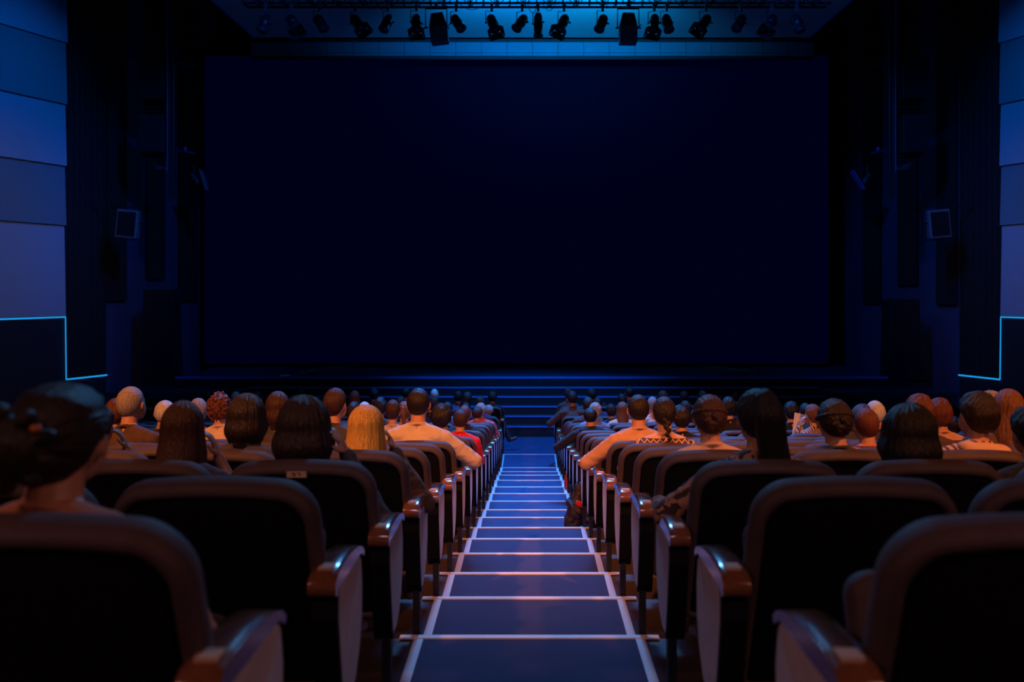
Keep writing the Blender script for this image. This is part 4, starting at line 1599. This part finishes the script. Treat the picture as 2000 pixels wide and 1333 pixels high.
def person(s, row, col, xpx, ytop, wpx, style, color, shirt, pose='lap', yaw=0.0, label=None, sleeve='long', fwd=0.0):
    if pose not in POSES:
        POSES[pose] = build_pose(*POSEDEF[pose])
    if style not in HAIRM:
        HAIRM[style] = hair_style(style)
    P = POSES[pose]
    Dh = NOS[row] + 0.17 + fwd
    X = wx(xpx, Dh)
    T = wz(ytop, Dh) - NZ[row + 1]
    sz = (T - 0.458) / (0.842 + HTOP[style])
    sz = max(0.80, min(1.12, sz))
    sw = wpx * Dh / F / HWID[style]
    sxy = max(0.84, min(1.15, 0.5 * sw + 0.5 * sz))
    cx = seat_x(s, col)
    dx = max(-0.07, min(0.07, X - cx))
    roll = math.atan2(X - (cx + dx), 0.70)
    roll = max(-0.30, min(0.30, roll))
    o = bpy.data.objects.new('person', P['body'])
    C.objects.link(o)
    o.location = (cx + dx, NOS[row] + 0.035 + 0.215 + fwd, NZ[row + 1] + 0.458)
    o.rotation_euler = (0, roll, yaw)
    o.scale = (sxy, sxy, sz)
    h = link('hair', HAIRM[style], o)
    objmat(h, HAIR[color])
    t = link('shirt', P[sleeve], o)
    objmat(t, SHIRT[shirt])
    q = link('trousers', P['trousers'], o)
    objmat(q, M_trouser)
    for me in P['shoes']:
        z = link('shoe', me, o)
        objmat(z, M_shoe)
    sd = 'left' if s < 0 else 'right'
    if label is None:
        art = SWORD[style].format(color)
        where = 'aisle seat' if col == 1 else '%s seat in' % ORD[col - 1]
        label = 'person with %s, %s of aisle, %s, %s' % (art, sd, row_word(row).replace('from the', 'from'), where)
    tag(o, label, 'person', 'audience members %s of the aisle' % sd)
    TAKEN[(s, row, col)] = o
    return o


L, Rr = -1, 1
A_, B_, C_, D_, E_, F_, G_, H_, I_, J_, K_, L_, M_, N_, O_, P_, Q_, R_, S_ = range(19)

# ---- left block
# @PEOPLE
p_front = person(L, A_, 1, 100, 746, 225, 'bun', 'dark brown', 'bare', 'lap', -0.05,
                 'person at the left picture edge with a big dark bun and bare orange lit shoulders')
person(L, D_, 3, 178, 790, 70, 'full', 'dark brown', 'black', 'cheekR', 0, 'person leaning on a raised right arm, mostly hidden behind the big dark bun', 'short')
person(L, F_, 4, 253, 755, 52, 'buzz', 'grey', 'dark brown', 'lap', -0.25, 'older person with cropped grey hair and brown jacket, upper left of the audience')
person(L, G_, 5, 222, 778, 42, 'short', 'reddish', 'dark grey')
person(L, H_, 5, 318, 782, 46, 'bald', 'white', 'dark grey', 'lap', 0.1, 'person with a pale balding head just left of the girl with long brown hair')
person(L, C_, 2, 352, 783, 84, 'long', 'brown', 'navy', 'cheekR', -0.1, 'girl with long brown hair resting her head on her right forearm', 'short')
person(L, I_, 5, 384, 778, 34, 'short', 'grey', 'dark grey')
person(L, R_, 12, 352, 769, 17, 'short', 'black', 'dark grey')
person(L, S_, 11, 401, 770, 16, 'short', 'black', 'navy')
person(L, H_, 4, 427, 765, 46, 'curly', 'reddish', 'cream', 'lap', 0, 'person with curly reddish brown hair and a cream shirt, left block')
person(L, R_, 9, 459, 761, 18, 'bald', 'white', 'dark grey')
person(L, D_, 2, 478, 768, 88, 'bob', 'dark brown', 'dark grey', 'lap', -0.05, 'person with a smooth dark bob and an earring, left block, fourth row')
person(L, R_, 8, 501, 764, 18, 'short', 'black', 'navy')
person(L, G_, 3, 539, 764, 48, 'bob', 'brown', 'dark grey', 'lap', 0.05, 'person with smooth brown hair between the dark bob and the bushy dark head')
person(L, S_, 7, 588, 757, 17, 'short', 'black', 'navy')
person(L, C_, 1, 588, 772, 128, 'bushy', 'dark brown', 'dark grey', 'hairR', 0, 'person with bushy dark hair touching it with the right hand, left of aisle')
person(L, G_, 2, 656, 758, 44, 'short', 'brown', 'dark grey', 'lap', -0.35, 'person with short brown hair turned right, beside the blonde head')
person(L, R_, 5, 692, 761, 20, 'long', 'reddish', 'dark brown')
person(L, K_, 3, 690, 785, 26, 'full', 'dark brown', 'black')
person(L, L_, 3, 711, 785, 26, 'bald', 'white', 'cream')
person(L, D_, 1, 714, 791, 88, 'long', 'blonde', 'dark brown', 'cheekR', -0.12, 'person with bright blonde hair leaning her head on her right hand', 'long')
person(L, S_, 5, 730, 759, 19, 'full', 'black', 'navy')
person(L, M_, 3, 742, 776, 24, 'full', 'black', 'dark grey')
person(L, J_, 2, 766, 781, 26, 'short', 'brown', 'beige')
person(L, S_, 4, 792, 757, 16, 'short', 'black', 'navy')
person(L, Q_, 4, 786, 768, 18, 'short', 'dark brown', 'black')
person(L, K_, 2, 789, 784, 27, 'pony', 'light brown', 'peach')
person(L, G_, 1, 816, 758, 50, 'buzz', 'dark brown', 'beige', 'wideR', 0, 'broad person with cropped dark hair and a beige shirt, beside the left aisle')
person(L, H_, 1, 861, 788, 44, 'full', 'dark brown', 'dark brown', 'lap', 0, 'person with full dark hair just right of the beige shirted person')
person(L, S_, 3, 848, 760, 16, 'bald', 'white', 'dark grey')
person(L, Q_, 3, 857, 770, 18, 'full', 'dark brown', 'black')
person(L, O_, 2, 873, 785, 20, 'short', 'black', 'navy')
person(L, J_, 1, 899, 800, 32, 'short', 'brown', 'red', 'lap', 0, 'child with short brown hair in a bright red shirt with white piping')
person(L, L_, 1, 907, 792, 27, 'bald', 'reddish', 'black', 'lap', 0, 'person with a balding reddish head behind the red shirted child')
person(L, S_, 2, 895, 764, 17, 'full', 'black', 'navy')
person(L, R_, 2, 909, 760, 17, 'long', 'black', 'navy')
person(L, Q_, 2, 917, 783, 19, 'short', 'dark brown', 'teal')
person(L, O_, 1, 933, 795, 25, 'short', 'brown', 'red', 'lap', -0.2, 'person with short brown hair in a red top near the left aisle front')
person(L, P_, 1, 939, 787, 24, 'full', 'grey', 'pink', 'rest', 0, 'person with full grey hair and a pink top near the left aisle front')
person(L, R_, 1, 955, 791, 17, 'full', 'grey', 'black')
person(L, Q_, 1, 938, 774, 16, 'full', 'dark brown', 'navy')
person(L, S_, 1, 962, 765, 18, 'full', 'dark brown', 'black', 'cross', 0, 'person in the left front aisle seat with one foot stuck out into the aisle')
# ---- right block
person(Rr, S_, 1, 1110, 757, 15, 'full', 'brown', 'dark brown')
person(Rr, R_, 1, 1118, 760, 20, 'short', 'dark brown', 'dark brown', 'wideL', 0, 'person in a dark brown coat leaning into the aisle, second row from stage')
person(Rr, S_, 2, 1157, 758, 20, 'full', 'dark brown', 'black')
person(Rr, O_, 1, 1149, 776, 23, 'short', 'dark brown', 'dark grey')
person(Rr, R_, 2, 1168, 776, 17, 'short', 'dark brown', 'navy')
person(Rr, N_, 1, 1163, 786, 26, 'full', 'grey', 'blue grey', 'rest', 0, 'grey haired person in a blue grey sweater behind the black coat, right aisle')
person(Rr, L_, 1, 1153, 797, 33, 'buzz', 'black', 'black', 'wideL', 0.0, 'person with cropped black hair and a bulky black coat, right aisle')
person(Rr, P_, 2, 1194, 789, 19, 'full', 'dark brown', 'navy')
person(Rr, O_, 2, 1216, 785, 25, 'long', 'light brown', 'peach')
person(Rr, G_, 1, 1248, 771, 46, 'buzz', 'dark brown', 'orange', 'wideL', 0, 'person with cropped dark hair and orange sweater, elbow on the right aisle armrest')
person(Rr, F_, 1, 1299, 775, 48, 'braid', 'dark brown', 'patterned', 'rest', 0, 'girl with a braid and a pale sweater with a dark diamond band')
person(Rr, I_, 2, 1332, 793, 38, 'full', 'dark brown', 'black')
person(Rr, R_, 4, 1297, 758, 21, 'full', 'brown', 'grey')
person(Rr, S_, 3, 1230, 755, 18, 'short', 'dark brown', 'dark grey')
person(Rr, R_, 3, 1219, 765, 16, 'short', 'black', 'teal')
person(Rr, S_, 5, 1337, 764, 18, 'full', 'dark brown', 'grey')
person(Rr, R_, 5, 1373, 762, 18, 'short', 'black', 'teal')
person(Rr, O_, 4, 1341, 782, 22, 'full', 'dark brown', 'black')
person(Rr, P_, 3, 1275, 775, 18, 'short', 'grey', 'white')
person(Rr, D_, 1, 1389, 771, 74, 'updo', 'brown', 'peach', 'lap', 0, 'girl with a braided crown of brown hair and a peach top')
person(Rr, C_, 1, 1484, 755, 92, 'thickpony', 'black', 'leopard', 'wideL', 0.05, 'person with a very thick long black ponytail and blotched brown blouse')
person(Rr, S_, 7, 1437, 765, 16, 'short', 'dark brown', 'dark grey')
person(Rr, L_, 4, 1425, 775, 26, 'full', 'black', 'black')
person(Rr, L_, 5, 1547, 784, 28, 'full', 'black', 'black')
person(Rr, M_, 6, 1575, 788, 24, 'short', 'dark brown', 'dark grey')
person(Rr, K_, 5, 1587, 790, 29, 'full', 'light brown', 'striped', 'cheekL', 0.5, 'light haired person in a striped top holding a pale sheet of paper')
person(Rr, D_, 2, 1635, 779, 80, 'updo', 'dark brown', 'dark grey', 'lap', 0, 'person with dark pinned-up hair in the middle of the right block')
person(Rr, H_, 4, 1688, 781, 46, 'bob', 'brown', 'dark grey', 'lap', 0, 'person with smooth brown hair just behind the pinned-up dark hair')
person(Rr, E_, 3, 1697, 798, 46, 'buzz', 'reddish', 'ribbed', 'lap', 0, 'child with cropped reddish hair and a ribbed orange top')
person(Rr, H_, 5, 1714, 781, 40, 'bald', 'white', 'dark grey', 'lap', 0, 'person with a pale bald head, right block, behind the reddish child')
person(Rr, C_, 2, 1784, 796, 126, 'bushy', 'black', 'black', 'lap', 0, 'person with wide long black hair in front of the second chair, right block')
person(Rr, F_, 4, 1801, 769, 56, 'full', 'reddish', 'dark brown', 'lap', 0, 'person with rounded reddish hair just above the wide black hair')
person(Rr, G_, 5, 1840, 777, 46, 'full', 'reddish', 'orange', 'lap', 0, 'person with reddish hair, half hidden right of the rounded reddish head')
person(Rr, D_, 3, 1920, 763, 78, 'full', 'dark brown', 'striped', 'lap', 0.12, 'person with full dark hair in a striped hooded top, far right')
person(Rr, E_, 4, 1974, 757, 62, 'long', 'light brown', 'dark brown', 'lap', 0, 'person with long straight light brown hair at the right picture edge')
person(Rr, F_, 5, 1940, 763, 48, 'full', 'grey', 'dark grey')
person(Rr, J_, 7, 1866, 812, 26, 'short', 'dark brown', 'orange')
person(Rr, R_, 10, 1725, 772, 17, 'short', 'black', 'dark grey')
person(Rr, C_, 3, 2030, 800, 90, 'full', 'black', 'black', 'lap', 0, 'person in black cut off by the right picture edge')
# @ENDPEOPLE

# extra clothing and things that belong to single people
kid = TAKEN[(L, J_, 1)]
bm = bmesh.new()
pts = []
for k in range(13):
    a = R(-80 + 160 * k / 12)
    pts.append((0.205 * math.sin(a), -0.105 - 0.135 * math.cos(a) * (0.80 if abs(a) < 1.0 else 0.8), 0.46 + 0.035 * math.cos(a * 2) * -1))
tube(bm, pts, 0.005, 6)
bmobj('white_piping', bm, M_paper, kid)
hood = TAKEN[(Rr, D_, 3)]
bm = bmesh.new()
ell(bm, (0, -0.165, 0.545), (0.135, 0.055, 0.060))
ell(bm, (-0.085, -0.13, 0.56), (0.06, 0.06, 0.04))
ell(bm, (0.085, -0.13, 0.56), (0.06, 0.06, 0.04))
ell(bm, (0, -0.185, 0.50), (0.09, 0.035, 0.06))
h = link('hood', remesh(bm, 0.010, 5, 'hood'), hood)
objmat(h, SHIRT['peach'])
h = link('hood', h.data, TAKEN[(Rr, L_, 1)])
objmat(h, SHIRT['black'])
ring = TAKEN[(L, C_, 1)]
bm = bmesh.new()
ell(bm, (0.118, -0.055, 0.70), (0.009, 0.009, 0.009), sub=2)
bmobj('earring', bm, M_metal, ring, True)
ring = TAKEN[(L, A_, 1)]
bm = bmesh.new()
for k, (x, z) in enumerate(((-0.045, 0.765), (0.03, 0.72), (-0.02, 0.70), (0.05, 0.78), (-0.06, 0.715))):
    ell(bm, (x, -0.215, z), (0.012, 0.008, 0.009), sub=2)
bmobj('hair_clip', bm, mat('orange_clip', (0.45, 0.12, 0.03), 0.35, 0.1), ring, True)
brac = TAKEN[(Rr, C_, 1)]
bm = bmesh.new()
tube(bm, [(-0.36 + 0.040 * math.cos(a * math.pi / 6), 0.20, 0.292 + 0.040 * math.sin(a * math.pi / 6)) for a in range(13)], 0.006, 6, cap=False)
bmobj('bracelet', bm, M_metal, brac, True)
# sheet of paper in the hand of the striped person
holder = TAKEN[(Rr, K_, 5)]
bm = bmesh.new()
box(bm, (-0.10, -0.002, -0.14), (0.10, 0.002, 0.14), Matrix.Rotation(R(14), 3, 'Y'))
pp = tag(bmobj('paper_sheet', bm, M_paper, loc=(wx(1565, NOS[K_] + 0.35), NOS[K_] + 0.36, wz(833, NOS[K_] + 0.35))), 'pale sheet of paper held up in the right block', 'paper')
pp.rotation_euler = (R(-12), 0, R(15))

# coat hung over a chair, bag and bottle by the right aisle
def cloth_over(name, x, y, z, m, w_, drop, label, cat):
    bm = bmesh.new()
    n = 26
    rows = []
    path = [(-0.135, -drop), (-0.128, -0.20), (-0.115, -0.05), (-0.10, 0.0), (-0.06, 0.030), (-0.01, 0.030), (0.03, 0.0), (0.05, -0.10), (0.055, -0.18)]
    for i in range(n + 1):
        f = i / n
        xx = (f - 0.5) * w_
        crown = -0.05 * (2 * abs(f - 0.5)) ** 4
        row = []
        for j, (dy, dz) in enumerate(path):
            g = noise.noise(Vector((f * 7, j * 0.4, 3))) * 0.012 * (1 if j < 4 else 0.4)
            row.append(bm.verts.new((xx * (1.0 + (0.08 if j == 0 else 0)), dy - abs(g), dz + crown + (0.03 * noise.noise(Vector((f * 5, 1, 1))) if j == 0 else 0))))
        rows.append(row)
    for i in range(n):
        for j in range(len(path) - 1):
            bm.faces.new((rows[i][j], rows[i + 1][j], rows[i + 1][j + 1], rows[i][j + 1]))
    bmesh.ops.solidify(bm, geom=bm.faces[:], thickness=0.012)
    o = bmobj(name, bm, m, smooth=True, loc=(x, y, z))
    return tag(o, label, cat)


rc = K_
q = back3d((0, 0.63), 0.05)
cloth_over('jacket', seat_x(L, 1), NOS[rc] + 0.035 + q.y + 0.045, NZ[rc + 1] + q.z, SHIRT['black'], 0.50, 0.34,
           'black jacket draped over the chair back behind the red shirted child', 'jacket')

bag = empty('shoulder_bag', (0.455, NOS[I_] + 0.34, NZ[I_ + 1]))
bag.scale = (0.9, 1.0, 1.05)
tag(bag, 'crumpled dark bag with a red patch hanging by the right aisle seats', 'bag')
bm = bmesh.new()
ell(bm, (0, 0, 0.20), (0.10, 0.13, 0.17))
ell(bm, (-0.05, -0.03, 0.10), (0.09, 0.10, 0.09))
ell(bm, (0.03, 0.02, 0.36), (0.06, 0.08, 0.12))
ell(bm, (-0.07, 0.02, 0.27), (0.05, 0.07, 0.05))
me = remesh(bm, 0.012, 3, 'bag_body')
for v in me.vertices:
    g = noise.noise(v.co * 14) * 0.022 + noise.noise(v.co * 40) * 0.008
    v.co = v.co + v.normal * g
me.materials.append(M_bag)
link('bag_body', me, bag)
bm = bmesh.new()
ell(bm, (0.03, -0.135, 0.29), (0.055, 0.012, 0.03), Matrix.Rotation(R(25), 3, 'Y'), sub=2)
bmobj('red_patch', bm, M_red, bag, True)
bm = bmesh.new()
tube(bm, [(0.02, 0.0, 0.46), (0.06, -0.02, 0.60), (0.10, -0.02, 0.66), (0.13, 0.0, 0.58), (0.08, 0.03, 0.44)], 0.012, 6)
tube(bm, [(-0.08, -0.05, 0.30), (-0.04, -0.15, 0.25), (0.04, -0.15, 0.18)], 0.009, 6)
bmobj('strap', bm, M_bag, bag, True)
# the strap hooks over the armrest; a bottle stands on the tread beyond
D = 13.13
bot = empty('drink_bottle', (wx(1107, D), D, NZ[N_] + 0.011))
tag(bot, 'orange drink bottle standing on the step beside the right aisle seats', 'bottle')
bm = bmesh.new()
lathe(bm, [(0.030, 0), (0.036, 0.01), (0.036, 0.13), (0.030, 0.17), (0.015, 0.205), (0.013, 0.225)], n=18)
bmobj('bottle_body', bm, M_orange, bot, True)
bm = bmesh.new()
lathe(bm, [(0.016, 0.222), (0.016, 0.245), (0.012, 0.248)], n=14)
bmobj('bottle_cap', bm, M_red, bot)
bm = bmesh.new()
lathe(bm, [(0.0368, 0.05), (0.0372, 0.052), (0.0372, 0.108), (0.0368, 0.11)], n=18)
bmobj('bottle_label', bm, M_red, bot)

# ------------------------------------------------------------------ rows of chairs
SKIP = set()
SKIP.update([(-1,8,9),(-1,9,9),(-1,9,10),(-1,10,9),(-1,10,10),(-1,11,9),(-1,11,10),(-1,11,11),(-1,12,9),(-1,12,10),(-1,12,11),(-1,12,12),(-1,13,10),(-1,13,11),(-1,13,12),(-1,13,13),(-1,14,11),(-1,14,12),(-1,14,13),(-1,14,14),(-1,15,9),(-1,15,11),(-1,15,12),(-1,15,13),(-1,15,14),(-1,15,15),(-1,16,10),(-1,16,12),(-1,16,13),(-1,16,14),(-1,16,15),(-1,16,16),(-1,17,13),(-1,17,14),(-1,17,15),(-1,17,16),(-1,17,17),(-1,18,9),(-1,18,10),(-1,18,14),(-1,18,15),(-1,18,16),(1,9,9),(1,10,9),(1,10,10),(1,11,10),(1,11,11),(1,12,9),(1,12,10),(1,12,11),(1,13,9),(1,13,10),(1,13,11),(1,13,12),(1,14,9),(1,14,10),(1,14,11),(1,14,12),(1,14,13),(1,15,9),(1,15,10),(1,15,11),(1,15,12),(1,15,13),(1,15,14),(1,16,9),(1,16,10),(1,16,11),(1,16,12),(1,16,13),(1,16,14),(1,16,15),(1,17,9),(1,17,11),(1,17,12),(1,17,14),(1,17,15),(1,17,16),(1,18,10),(1,18,13),(1,18,15),(1,18,16),(1,18,17)])
for row in range(NROW):
    D = NOS[row]
    for s in (L, Rr):
        lim = (1034 if s < 0 else 966) / F * (D + 0.1) + 0.25
        col = 1
        while abs(seat_x(s, col)) - 0.29 < lim and abs(seat_x(s, col)) < hallx(D) - 1.2:
            if (s, row, col) in TAKEN or (s, row, col) not in SKIP:
                chair(s, row, col, (s, row, col) in TAKEN)
            col += 1
